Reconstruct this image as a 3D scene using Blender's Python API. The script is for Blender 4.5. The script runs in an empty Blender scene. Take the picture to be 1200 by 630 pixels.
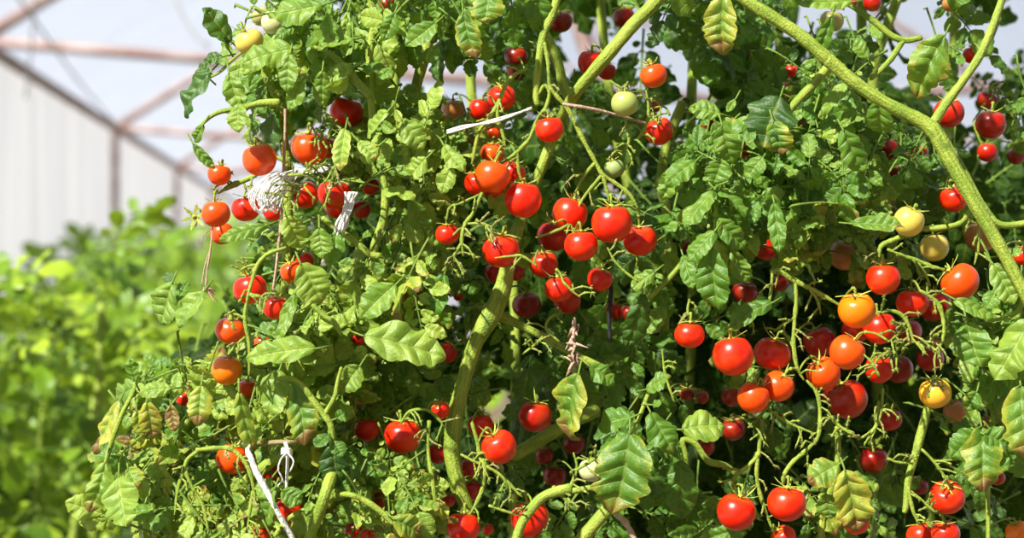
import bpy, math, random
import numpy as np
from mathutils import Vector

random.seed(7)
rng = np.random.default_rng(11)
F = 2208.0          # focal length in pixels of the 1200 x 630 frame
CAMZ = 1.5
SUN = np.array([-0.47, -0.56, 0.68]); SUN /= np.linalg.norm(SUN)
UP = np.array([0, 0, 1.0])

def at(px, py, d):
    """point of the place seen at pixel px, py and standing d metres ahead"""
    return np.array([(px-600.0)/F*d, d, CAMZ-(py-315.0)/F*d])
def proj(p):
    p = np.asarray(p)
    return np.stack([600+F*p[..., 0]/p[..., 1], 315-F*(p[..., 2]-CAMZ)/p[..., 1]], -1)
def nrm(v):
    v = np.asarray(v, float); return v/(np.linalg.norm(v)+1e-12)

COL = bpy.context.scene.collection
def empty(name, loc, label, cat, group=None):
    o = bpy.data.objects.new(name, None); COL.objects.link(o)
    o.location = loc; o.empty_display_size = .02
    o['label'] = label; o['category'] = cat
    if group: o['group'] = group
    return o
def rot_from_up(axis, spin=0.0):
    return Vector(axis).to_track_quat('Z', 'Y').to_matrix().to_4x4() @ __import__('mathutils').Matrix.Rotation(spin, 4, 'Z')

class Acc:
    """collects quads/tris with uv and two per-vertex numbers, and links them as ONE mesh"""
    def __init__(s): s.v=[]; s.f=[]; s.uv=[]; s.t=[]; s.m=[]; s.n=0
    def add(s, v, f, uv=None, tint=.5, age=0., mat=0):
        v=np.asarray(v,float); f=np.asarray(f,int)
        s.v.append(v); s.f.append(f+s.n); s.n+=len(v)
        s.uv.append(np.zeros((len(v),2)) if uv is None else uv)
        t=np.zeros((len(v),3)); t[:,0]=tint; t[:,1]=age; t[:,2]=rng.random(); s.t.append(t)
        s.m.append(np.full(len(f),mat,int))
    def merge(s, o):
        for i in range(len(o.v)):
            pass
        off=s.n
        s.v+=o.v; s.f+=[x+off for x in o.f]; s.uv+=o.uv; s.t+=o.t; s.m+=o.m; s.n+=o.n
    def mesh(s, name, mats, smooth=True, origin=None):
        V=np.concatenate(s.v); Fq=np.concatenate(s.f); UVv=np.concatenate(s.uv); T=np.concatenate(s.t); M=np.concatenate(s.m)
        if origin is not None: V=V-np.asarray(origin)
        me=bpy.data.meshes.new(name)
        me.vertices.add(len(V)); me.vertices.foreach_set('co',V.astype(np.float32).ravel())
        n=len(Fq); me.loops.add(n*4); me.loops.foreach_set('vertex_index',Fq.astype(np.int32).ravel())
        me.polygons.add(n); me.polygons.foreach_set('loop_start',np.arange(0,n*4,4,dtype=np.int32))
        me.polygons.foreach_set('material_index',M.astype(np.int32))
        me.update(calc_edges=True)
        me.polygons.foreach_set('use_smooth',np.full(n,smooth))
        u=me.uv_layers.new(name='UVMap'); u.data.foreach_set('uv',UVv[Fq.ravel()].astype(np.float32).ravel())
        a=me.attributes.new('leafinfo','FLOAT_VECTOR','POINT'); a.data.foreach_set('vector',T.astype(np.float32).ravel())
        for m in mats: me.materials.append(m)
        me.update()
        return me
    def build(s, name, mats, parent=None, smooth=True, origin=None):
        if origin is None and parent is not None: origin=np.array(parent.location)
        if origin is None: origin=np.concatenate(s.v).mean(0)
        o=bpy.data.objects.new(name, s.mesh(name, mats, smooth, origin)); COL.objects.link(o)
        if parent is not None: o.parent=parent
        else: o.location=origin
        return o

def catmull(P, k):
    P=np.asarray(P,float)
    if len(P)<3:
        t=np.linspace(0,1,k+1)[:,None]; return P[0]*(1-t)+P[-1]*t
    Q=np.vstack([2*P[0]-P[1],P,2*P[-1]-P[-2]]); out=[]
    for i in range(1,len(Q)-2):
        for j in range(k):
            t=j/k; a,b,c,d=Q[i-1],Q[i],Q[i+1],Q[i+2]
            out.append(.5*((2*b)+(-a+c)*t+(2*a-5*b+4*c-d)*t*t+(-a+3*b-3*c+d)*t**3))
    out.append(P[-1]); return np.array(out)
def tube(acc, P, R, sides=8, k=4, rough=0., tint=.5, age=0., mat=0, smooth=True):
    """P points, R radii: a round tapering stalk with closed ends"""
    P=np.asarray(P,float); R=np.asarray(R,float)*np.ones(len(P))
    if k>1:
        X=catmull(np.hstack([P,R[:,None]]),k); P=X[:,:3]; R=np.abs(X[:,3])
    n=len(P)
    if rough: R=R*(1+rough*(rng.random(n)-.5)*2)
    T=np.gradient(P,axis=0); T/=np.linalg.norm(T,axis=1)[:,None]+1e-12
    ref=np.array([.31,.87,.38])
    N=np.zeros_like(P); N[0]=nrm(np.cross(T[0],ref))
    for i in range(1,n):
        w=N[i-1]-T[i]*np.dot(N[i-1],T[i]); N[i]=nrm(w)
    B=np.cross(T,N)
    P=np.vstack([P[0]-T[0]*R[0]*.4,P,P[-1]+T[-1]*R[-1]*.4]); R=np.concatenate([[R[0]*.25],R,[R[-1]*.25]])
    N=np.vstack([N[0],N,N[-1]]); B=np.vstack([B[0],B,B[-1]]); n+=2
    th=np.linspace(0,2*np.pi,sides,endpoint=False)
    V=P[:,None]+R[:,None,None]*(np.cos(th)[None,:,None]*N[:,None]+np.sin(th)[None,:,None]*B[:,None])
    V=V.reshape(-1,3)
    L=np.concatenate([[0],np.cumsum(np.linalg.norm(np.diff(P,axis=0),axis=1))])
    uv=np.stack([np.repeat(L,sides)*30,np.tile(th/6.283,n)],-1)
    i=np.arange(n-1)[:,None]*sides; j=np.arange(sides)[None]; j2=(j+1)%sides
    f=np.stack([i+j,i+j2,i+sides+j2,i+sides+j],-1).reshape(-1,4)
    acc.add(V,f,uv,tint,age,mat)

# ---------------------------------------------------------------- materials
def mat_new(name):
    m=bpy.data.materials.new(name); m.use_nodes=True; nt=m.node_tree; nt.nodes.clear()
    out=nt.nodes.new('ShaderNodeOutputMaterial'); return m,nt,out
def N(nt,t,**k):
    n=nt.nodes.new(t)
    for a,b in k.items():
        if a.startswith('i_'):
            key=a[2:]; key=int(key) if key.isdigit() else key.replace('_',' ')
            n.inputs[key].default_value=b
        else: setattr(n,a,b)
    return n
def L(nt,a,b): nt.links.new(a,b)
def math_(nt,op,a,b=None,c=None,clamp=False):
    n=nt.nodes.new('ShaderNodeMath'); n.operation=op; n.use_clamp=clamp
    for i,x in enumerate((a,b,c)):
        if x is None: continue
        if hasattr(x,'links'): L(nt,x,n.inputs[i])
        else: n.inputs[i].default_value=x
    return n.outputs[0]
def mixc(nt,fac,a,b,mode='MIX'):
    n=nt.nodes.new('ShaderNodeMix'); n.data_type='RGBA'; n.blend_type=mode; n.clamp_factor=True
    for s,x in ((n.inputs['Factor'],fac),(n.inputs[6],a),(n.inputs[7],b)):
        if hasattr(x,'links'): L(nt,x,s)
        elif isinstance(x,(int,float)): s.default_value=x
        else: s.default_value=(*x,1)
    return n.outputs[2]
def noise(nt,scale,detail=2,rough=.5,vec=None):
    n=nt.nodes.new('ShaderNodeTexNoise'); n.inputs['Scale'].default_value=scale
    n.inputs['Detail'].default_value=detail; n.inputs['Roughness'].default_value=rough
    if vec is not None: L(nt,vec,n.inputs['Vector'])
    return n.outputs['Fac']
def smooth(nt,x,a,b):
    n=nt.nodes.new('ShaderNodeMapRange'); n.interpolation_type='SMOOTHSTEP'
    L(nt,x,n.inputs[0]); n.inputs[1].default_value=a; n.inputs[2].default_value=b
    return n.outputs[0]

def leaf_material(name, dark, mid, bright, trans, simple=False, sheen=.5):
    m,nt,out=mat_new(name)
    at_=N(nt,'ShaderNodeAttribute',attribute_name='leafinfo'); sep=N(nt,'ShaderNodeSeparateXYZ'); L(nt,at_.outputs['Vector'],sep.inputs[0])
    tint,age,rnd=sep.outputs
    geo=N(nt,'ShaderNodeNewGeometry')
    pos=geo.outputs['Position']
    n1=noise(nt,90,3,.6,pos)
    tt=math_(nt,'ADD',tint,math_(nt,'MULTIPLY',math_(nt,'SUBTRACT',n1,.5),.5))
    c1=mixc(nt,smooth(nt,tt,0,.5),dark,mid)
    c=mixc(nt,smooth(nt,tt,.5,1.0),c1,bright)
    bump=None
    if not simple:
        uv=N(nt,'ShaderNodeUVMap',uv_map='UVMap'); su=N(nt,'ShaderNodeSeparateXYZ'); L(nt,uv.outputs[0],su.inputs[0])
        u,v=su.outputs[0],su.outputs[1]
        av=math_(nt,'ABSOLUTE',math_(nt,'SUBTRACT',math_(nt,'MULTIPLY',v,2),1))
        fr=math_(nt,'ABSOLUTE',math_(nt,'SUBTRACT',math_(nt,'FRACT',math_(nt,'MULTIPLY_ADD',u,5,.5)),.5))   # 0 on a side vein
        sv=math_(nt,'SUBTRACT',1,smooth(nt,fr,.015,.09))
        mv=math_(nt,'SUBTRACT',1,smooth(nt,av,.03,.12))
        vein=math_(nt,'MAXIMUM',math_(nt,'MULTIPLY',sv,math_(nt,'SUBTRACT',1,math_(nt,'MULTIPLY',av,.7))),mv)
        c=mixc(nt,math_(nt,'MULTIPLY',vein,.5),c,mixc(nt,.5,c,(.40,.48,.10)))
        # pigment: yellow margins, brown tips, pale mottling that grows with age
        n2=noise(nt,140,4,.65,pos)
        edge=math_(nt,'MAXIMUM',math_(nt,'MULTIPLY',av,.75),smooth(nt,u,.45,1.05))
        yel=math_(nt,'ADD',math_(nt,'MULTIPLY',edge,.55),math_(nt,'ADD',math_(nt,'MULTIPLY',age,1.0),math_(nt,'MULTIPLY',n2,1.0)))
        c=mixc(nt,math_(nt,'MULTIPLY',smooth(nt,yel,1.12,1.55),.85),c,(.50,.47,.05))
        br=math_(nt,'ADD',math_(nt,'MULTIPLY',smooth(nt,u,.55,1.0),.5),math_(nt,'ADD',age,math_(nt,'MULTIPLY',noise(nt,70,3,.6,pos),.8)))
        c=mixc(nt,math_(nt,'MULTIPLY',smooth(nt,br,1.14,1.34),.92),c,(.22,.10,.035))
        h=math_(nt,'SUBTRACT',math_(nt,'MULTIPLY',noise(nt,520,3,.65,pos),.9),math_(nt,'MULTIPLY',vein,.8))
        b=N(nt,'ShaderNodeBump',i_Strength=.55,i_Distance=.0012); L(nt,h,b.inputs['Height']); bump=b.outputs[0]
    # the underside is paler and duller
    c=mixc(nt,math_(nt,'MULTIPLY',geo.outputs['Backfacing'],.45),c,(.20,.29,.07))
    d=N(nt,'ShaderNodeBsdfDiffuse'); t=N(nt,'ShaderNodeBsdfTranslucent'); g=N(nt,'ShaderNodeBsdfGlossy'); g.inputs['Roughness'].default_value=.40
    L(nt,c,d.inputs[0]); L(nt,mixc(nt,.55,c,trans),t.inputs[0]); g.inputs[0].default_value=(.95,1,.95,1)
    mx=N(nt,'ShaderNodeMixShader',i_0=.36); L(nt,d.outputs[0],mx.inputs[1]); L(nt,t.outputs[0],mx.inputs[2])
    fz=N(nt,'ShaderNodeLayerWeight',i_Blend=.5)
    m2=N(nt,'ShaderNodeMixShader'); L(nt,math_(nt,'MULTIPLY_ADD',math_(nt,'POWER',fz.outputs['Facing'],3.5),sheen*.36,.042*sheen),m2.inputs[0]); L(nt,mx.outputs[0],m2.inputs[1]); L(nt,g.outputs[0],m2.inputs[2])
    if bump is not None:
        for s in (d,t,g,fz): L(nt,bump,s.inputs['Normal'])
    L(nt,m2.outputs[0],out.inputs[0]); return m

def stem_material(name, ca, cb, cc):
    m,nt,out=mat_new(name)
    geo=N(nt,'ShaderNodeNewGeometry'); pos=geo.outputs['Position']
    at_=N(nt,'ShaderNodeAttribute',attribute_name='leafinfo'); sep=N(nt,'ShaderNodeSeparateXYZ'); L(nt,at_.outputs['Vector'],sep.inputs[0])
    uv=N(nt,'ShaderNodeUVMap',uv_map='UVMap'); mp=N(nt,'ShaderNodeMapping'); mp.inputs['Scale'].default_value=(1.2,14,1); L(nt,uv.outputs[0],mp.inputs[0])
    st=noise(nt,1.2,3,.6,mp.outputs[0]); n=noise(nt,35,4,.6,pos); sp=noise(nt,650,2,.5,pos)
    c=mixc(nt,smooth(nt,math_(nt,'ADD',math_(nt,'MULTIPLY',st,.6),math_(nt,'MULTIPLY',n,.4)),.42,.58),ca,cb)
    c=mixc(nt,smooth(nt,n,.60,.72),c,cc)
    c=mixc(nt,math_(nt,'MULTIPLY',sep.outputs[1],1.0),c,(.30,.21,.12))
    p=N(nt,'ShaderNodeBsdfPrincipled',i_Roughness=.55); L(nt,c,p.inputs['Base Color']); p.inputs['Specular IOR Level'].default_value=.3
    p.inputs['Subsurface Weight'].default_value=.0
    b=N(nt,'ShaderNodeBump',i_Strength=.8,i_Distance=.0012); L(nt,math_(nt,'ADD',sp,math_(nt,'MULTIPLY',st,.8)),b.inputs['Height']); L(nt,b.outputs[0],p.inputs['Normal'])
    L(nt,p.outputs[0],out.inputs[0]); return m

def fruit_material():
    m,nt,out=mat_new('tomato_skin')
    oi=N(nt,'ShaderNodeObjectInfo'); tc=N(nt,'ShaderNodeTexCoord')
    sz=N(nt,'ShaderNodeSeparateXYZ'); L(nt,tc.outputs['Object'],sz.inputs[0])
    col=oi.outputs['Color']
    v=N(nt,'ShaderNodeVectorMath',operation='ADD'); L(nt,tc.outputs['Object'],v.inputs[0]); 
    cx=N(nt,'ShaderNodeCombineXYZ'); L(nt,math_(nt,'MULTIPLY',oi.outputs['Random'],9),cx.inputs[0]); L(nt,cx.outputs[0],v.inputs[1])
    n=noise(nt,60,3,.55,v.outputs[0])
    c=mixc(nt,math_(nt,'MULTIPLY',smooth(nt,n,.45,.75),.22),col,mixc(nt,.5,col,(.80,.32,.03)))
    # pale shoulder star round the stalk
    c=mixc(nt,math_(nt,'MULTIPLY',smooth(nt,sz.outputs[2],.0085,.0135),.28),c,(.70,.33,.06))
    fine=noise(nt,1400,1,.5,tc.outputs['Object'])
    p=N(nt,'ShaderNodeBsdfPrincipled',i_Roughness=.36); L(nt,c,p.inputs['Base Color'])
    p.inputs['Specular IOR Level'].default_value=.05; p.inputs['Coat Weight'].default_value=1.0; p.inputs['Coat Roughness'].default_value=.29; p.inputs['Coat IOR'].default_value=1.5
    p.inputs['Subsurface Weight'].default_value=.15; p.inputs['Subsurface Radius'].default_value=(1,.25,.1); p.inputs['Subsurface Scale'].default_value=.004
    b=N(nt,'ShaderNodeBump',i_Strength=.07,i_Distance=.0005); L(nt,math_(nt,'ADD',noise(nt,45,2,.5,v.outputs[0]),math_(nt,'MULTIPLY',fine,.3)),b.inputs['Height']); L(nt,b.outputs[0],p.inputs['Normal'])
    L(nt,p.outputs[0],out.inputs[0]); return m

def simple_material(name, c1, c2, scale, rough=.7, metal=0., bump=.3, stretch=(1,1,1), spec=.3):
    m,nt,out=mat_new(name); tc=N(nt,'ShaderNodeTexCoord'); mp=N(nt,'ShaderNodeMapping'); mp.inputs['Scale'].default_value=stretch
    L(nt,tc.outputs['Object'],mp.inputs[0]); n=noise(nt,scale,4,.6,mp.outputs[0])
    p=N(nt,'ShaderNodeBsdfPrincipled',i_Roughness=rough,i_Metallic=metal); L(nt,mixc(nt,smooth(nt,n,.35,.65),c1,c2),p.inputs['Base Color'])
    p.inputs['Specular IOR Level'].default_value=spec
    b=N(nt,'ShaderNodeBump',i_Strength=bump,i_Distance=.01); L(nt,n,b.inputs['Height']); L(nt,b.outputs[0],p.inputs['Normal'])
    L(nt,p.outputs[0],out.inputs[0]); return m

def film_material(name, tr, ca, cb):
    m,nt,out=mat_new(name); tc=N(nt,'ShaderNodeTexCoord'); mp=N(nt,'ShaderNodeMapping'); mp.inputs['Scale'].default_value=(1,1,.12)
    L(nt,tc.outputs['Object'],mp.inputs[0]); n=noise(nt,3.2,4,.6,mp.outputs[0])
    c=mixc(nt,smooth(nt,n,.3,.7),ca,cb)
    d=N(nt,'ShaderNodeBsdfDiffuse'); t=N(nt,'ShaderNodeBsdfTranslucent'); x=N(nt,'ShaderNodeBsdfTransparent')
    L(nt,c,d.inputs[0]); L(nt,c,t.inputs[0])
    a=N(nt,'ShaderNodeMixShader',i_0=.6); L(nt,d.outputs[0],a.inputs[1]); L(nt,t.outputs[0],a.inputs[2])
    b=N(nt,'ShaderNodeMixShader',i_0=tr); L(nt,a.outputs[0],b.inputs[1]); L(nt,x.outputs[0],b.inputs[2])
    L(nt,b.outputs[0],out.inputs[0]); return m

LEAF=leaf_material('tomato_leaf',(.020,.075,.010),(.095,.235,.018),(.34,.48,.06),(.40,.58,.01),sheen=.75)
LEAFSHADE=leaf_material('tomato_leaf_shaded',(.010,.032,.005),(.024,.068,.007),(.065,.125,.012),(.16,.32,.01),sheen=.15)  # darker copy of the leaf colours, shade of the deep mass painted in
FARLEAF=leaf_material('far_tomato_leaf',(.03,.085,.008),(.15,.28,.012),(.36,.50,.03),(.46,.64,.01),simple=True)
STEM=stem_material('tomato_stem',(.19,.29,.03),(.35,.44,.06),(.12,.21,.025))
PETIOLE=stem_material('leaf_stalk',(.13,.24,.03),(.22,.34,.05),(.17,.24,.05))
CALYX=stem_material('tomato_calyx',(.30,.38,.05),(.46,.46,.08),(.42,.34,.08))
FRUIT=fruit_material()
# ---------------------------------------------------------------- leaves
def leaflet(Ln, W, lob=.22, fold=.25, curl=.3, nt=20, ns=6, wav=.05, deep=0.):
    """one leaflet along +x, blade in xy, upper side +z; five pairs of side veins run to five pairs of teeth"""
    t=np.linspace(0,1,nt+1)[:,None]; s=np.linspace(-1,1,ns+1)[None]
    prof=(t**.55)*((1-t)**.8); prof=prof/prof.max()
    if deep: prof=prof*(1-deep*np.exp(-((t-.42)/.07)**2)-deep*.6*np.exp(-((t-.66)/.05)**2))
    ph=rng.random()*.15
    a=np.abs(s); wob=rng.uniform(-.05,.05); off=np.where(s<0,rng.uniform(-.06,.06),0)
    g=t+wob*np.sin(6.283*t)+off*np.sin(np.pi*t)                       # where the side veins sit, not quite evenly
    amp=1+.5*np.sin(g*11+rng.random()*6+np.where(s>0,2.,0))
    tooth=1-(1-np.abs(np.cos(np.pi*5*g+.25))**.7)*np.clip(amp,.2,1.4)
    y=s*W/2*prof*(1-lob+lob*tooth*a+lob*(1-a)*.7)
    x=t*Ln+a*Ln*.20*np.sin(np.pi*np.clip(t*.9+.1,0,1))*(1-.4*t)-a*a*Ln*.05*(1-t)
    q=np.abs(np.sin(np.pi*5*g))*Ln*.048*(1-a*a)*(a>.01)
    z=q+np.abs(y)*fold-curl*Ln*(t*t)*.5
    z=z-(a**3)*W*rng.uniform(.02,.12)
    p1,p2,p3=rng.random(3)*6.28
    z=z+wav*W*a*np.sin(t*9+p1+s*1.3)+wav*.8*W*a*np.sin(t*17+p2)*(s>0)+wav*.8*W*a*np.sin(t*15+p3)*(s<0)
    bend=rng.normal(0,.08)*Ln; y=y+bend*t*t
    V=np.stack([x+0*s,y+0*t,z+0*s*t],-1).reshape(-1,3)
    UVs=np.stack([g+0*s,(s+1)/2+0*t],-1).reshape(-1,2)
    i=np.arange(nt)[:,None]*(ns+1); j=np.arange(ns)[None]
    f=np.stack([i+j,i+ns+1+j,i+ns+2+j,i+j+1],-1).reshape(-1,4)
    return V,f,UVs
def frame(d,n):
    d=nrm(d); n=nrm(n-d*np.dot(n,d)); return np.stack([d,np.cross(n,d),n],0)   # rows: x,y,z axes

TOMS=[]   # (pos, radius, lit, keep) filled before leaves are placed
KEEPOUT=[]; LITPTS=[]      # stretches of stalk that stand in full sun
def blocked(P, radius):
    """would a leaflet with centre P hide a fruit the photo shows, or stand in its sunlight?"""
    if not len(TP): return False
    q=proj(P); rp=radius*F/P[1]
    dd=np.hypot(TQ[:,0]-q[0],TQ[:,1]-q[1])
    front=P[1]<TP[:,1]+TR
    if np.any(front&(dd<TRP*TV+rp*.62)): return True
    w=P-TP; al=w@SUN; pe=np.linalg.norm(w-al[:,None]*SUN,axis=1)
    if np.any((al>0)&(al<.5)&(TLIT>0)&(pe<TR*.95+radius*.6)): return True
    if np.any(np.linalg.norm(w,axis=1)<TR+radius*.35): return True
    if len(LITPTS):
        w=P-LITPTS; al=w@SUN; pe=np.linalg.norm(w-al[:,None]*SUN,axis=1)
        if np.any((al>.01)&(al<.45)&(pe<.004+radius*.4)): return True
    for (x,y,r) in KEEPOUT:
        if math.hypot(q[0]-x,q[1]-y)<r+rp*.4: return True
    return False

def compound(acc, P, d, n, size, tint, age, pairs=2, res=(20,6), cull=True, droop=.25, small=True, wfac=.62):
    """a whole feathered tomato leaf: stalk, end leaflet, side pairs and tiny ones between"""
    M=frame(d,n); R=size*.62; rr=size*.011+.00035
    ts=np.linspace(0,1,6); C=[P+ (M[0]*t+M[2]*(-droop*t*t*.5))*R for t in ts]
    cnt=0; reach=0.
    def put(pos,dd,nn,ln,w,lob,deep=0.):
        nonlocal cnt,reach
        cen=pos+nrm(dd)*ln*.5
        if cull and blocked(cen,ln*.42): return
        V,f,uv=leaflet(ln,w,lob,rng.uniform(.02,.4),rng.uniform(-.2,1.0),res[0],res[1],rng.uniform(.04,.11),deep)
        MM=frame(dd,nn); acc.add(V@MM+pos,f,uv,np.clip(tint+rng.normal(0,.1),0,1),np.clip(age+rng.normal(0,.07),0,1),0); cnt+=1; reach=max(reach,cur)
    cur=1.
    end=C[-1]; dend=nrm(C[-1]-C[-2])
    put(end,dend,M[2]+rng.normal(0,.15,3),size*.42,size*.42*wfac*1.15,.22,rng.choice([0,.25,.4]))
    pos_list=[.86,.55,.3][:pairs]
    for k,tp in enumerate(pos_list):
        cur=tp
        base=P+(M[0]*tp+M[2]*(-droop*tp*tp*.5))*R
        for sg in (-1,1):
            ang=rng.uniform(.85,1.25); dd=M[0]*math.cos(ang)+M[1]*sg*math.sin(ang)+M[2]*rng.normal(-.1,.2)
            ln=size*(.33-.05*k)*rng.uniform(.8,1.1); st=size*.04
            b2=base+nrm(dd)*st
            if cull and blocked(b2+nrm(dd)*ln*.5,ln*.42): continue
            tube(acc,[base,b2],[rr*.5,rr*.5],4,1,mat=1); cur=tp
            put(b2,dd,M[2]+rng.normal(0,.28,3),ln,ln*wfac*rng.uniform(.85,1.1),.2)
        if small:
            for sg in (-1,1):
                tq=tp-.13; cur=tq; base=P+(M[0]*tq+M[2]*(-droop*tq*tq*.5))*R
                dd=M[0]*.5+M[1]*sg+M[2]*rng.normal(0,.2); ln=size*rng.uniform(.07,.13)
                put(base+nrm(dd)*size*.02,dd,M[2]+rng.normal(0,.3,3),ln,ln*.75,.1)
    if cnt:
        ts=np.linspace(0,reach,6); C=[P+(M[0]*t+M[2]*(-droop*t*t*.5))*R for t in ts]
        C=[C[0]-M[0]*R*.05+np.array([0,.22*R,-.03*R])]+C
        tube(acc,C,[rr*.5,rr*.95,rr*.85,rr*.8,rr*.7,rr*.6,rr*.5],5,1,mat=1)
    return cnt

def fruit_mesh(seed, seg=40, ring=26, squash=.93, lobes=0., nl=5):
    r_=random.Random(seed); R=.014
    th=np.linspace(0,2*np.pi,seg,endpoint=False); ph=np.linspace(0.02,np.pi-.02,ring)
    V=[]
    for p in ph:
        z=math.cos(p); w=math.sin(p)
        for t in th:
            k=1+lobes*math.cos(nl*t)*(.35+.65*max(0,z))*w
            zz=z*squash
            if z>.6: zz-= .20*((z-.6)/.4)**2            # hollow round the stalk
            if z<-.93: zz+=.02*((-.93-z)/.07)
            V.append((R*w*k*math.cos(t),R*w*k*math.sin(t),R*zz))
    V=np.array(V); a=Acc()
    i=np.arange(ring-1)[:,None]*seg; j=np.arange(seg)[None]; j2=(j+1)%seg
    f=np.stack([i+j,i+seg+j,i+seg+j2,i+j2],-1).reshape(-1,4)
    V=np.vstack([V,V[:seg].mean(0),V[-seg:].mean(0)]); n=ring*seg
    caps=[(n,k,(k+1)%seg,n) for k in range(seg)]+[(n+1,(ring-1)*seg+(k+1)%seg,(ring-1)*seg+k,n+1) for k in range(seg)]
    a.add(V,f)
    return a,V,caps
def tri_fix_mesh(name, V, quads, tris, mats):
    me=bpy.data.meshes.new(name); me.from_pydata([tuple(v) for v in V],[],[tuple(int(x) for x in q) for q in quads]+tris)
    me.polygons.foreach_set('use_smooth',[True]*len(me.polygons))
    for m in mats: me.materials.append(m)
    me.update(); return me
FRUITS=[]
for k,(sq,lo,nl) in enumerate([(.95,0,5),(.92,.012,4),(.97,.008,3),(.90,.035,5),(.93,.02,6)]):
    a,V,caps=fruit_mesh(k,squash=sq,lobes=lo,nl=nl)
    FRUITS.append(tri_fix_mesh('tomato_fruit',V,a.f[0],[c[:3] for c in caps],[FRUIT]))
def calyx_mesh(seed):
    """five or six narrow curling sepals and a knobbly centre, stalk side +z"""
    r_=np.random.default_rng(seed); a=Acc(); n=int(r_.choice([5,5,6])); R=.014
    for k in range(n):
        th=k/n*6.283+r_.normal(0,.12); ln=R*r_.uniform(.6,1.0); w=R*.17; lift=r_.uniform(-.1,.95)
        nt=7; rows=[]
        for i in range(nt+1):
            t=i/nt; rad=.06*R+ln*t*(1-.18*max(0,lift)*t)
            z=R*.79-R*.0+ (-.30*ln*t*t if lift<0 else lift*ln*t*t*.8)+R*.06*math.sin(t*3)
            if lift<0: z=R*(.80)-.32*R*max(0,t*ln/R-.25)**2*1.2+R*.05
            ww=w*(1-t)**.6*(.5+1.2*t if t<.4 else 1)*.5; tw=r_.normal(0,.15)
            c,s=math.cos(th+.1*t),math.sin(th+.1*t)
            for sg in (-1,0,1):
                rows.append((rad*c-sg*ww*s,rad*s+sg*ww*c,z+(.00045 if sg==0 else 0)+sg*tw*ww))
        i=np.arange(nt)[:,None]*3; j=np.arange(2)[None]
        f=np.stack([i+j,i+3+j,i+4+j,i+j+1],-1).reshape(-1,4)
        a.add(rows,f,tint=.5,age=max(0,r_.normal(0,.15)))
    tube(a,[(0,0,R*.76),(0,0,R*.84),(0,0,R*.92)],[R*.14,R*.16,R*.09],8,2)
    return a.mesh('tomato_calyx',[CALYX],True,np.zeros(3))
CALYXES=[calyx_mesh(k) for k in range(7)]
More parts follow.
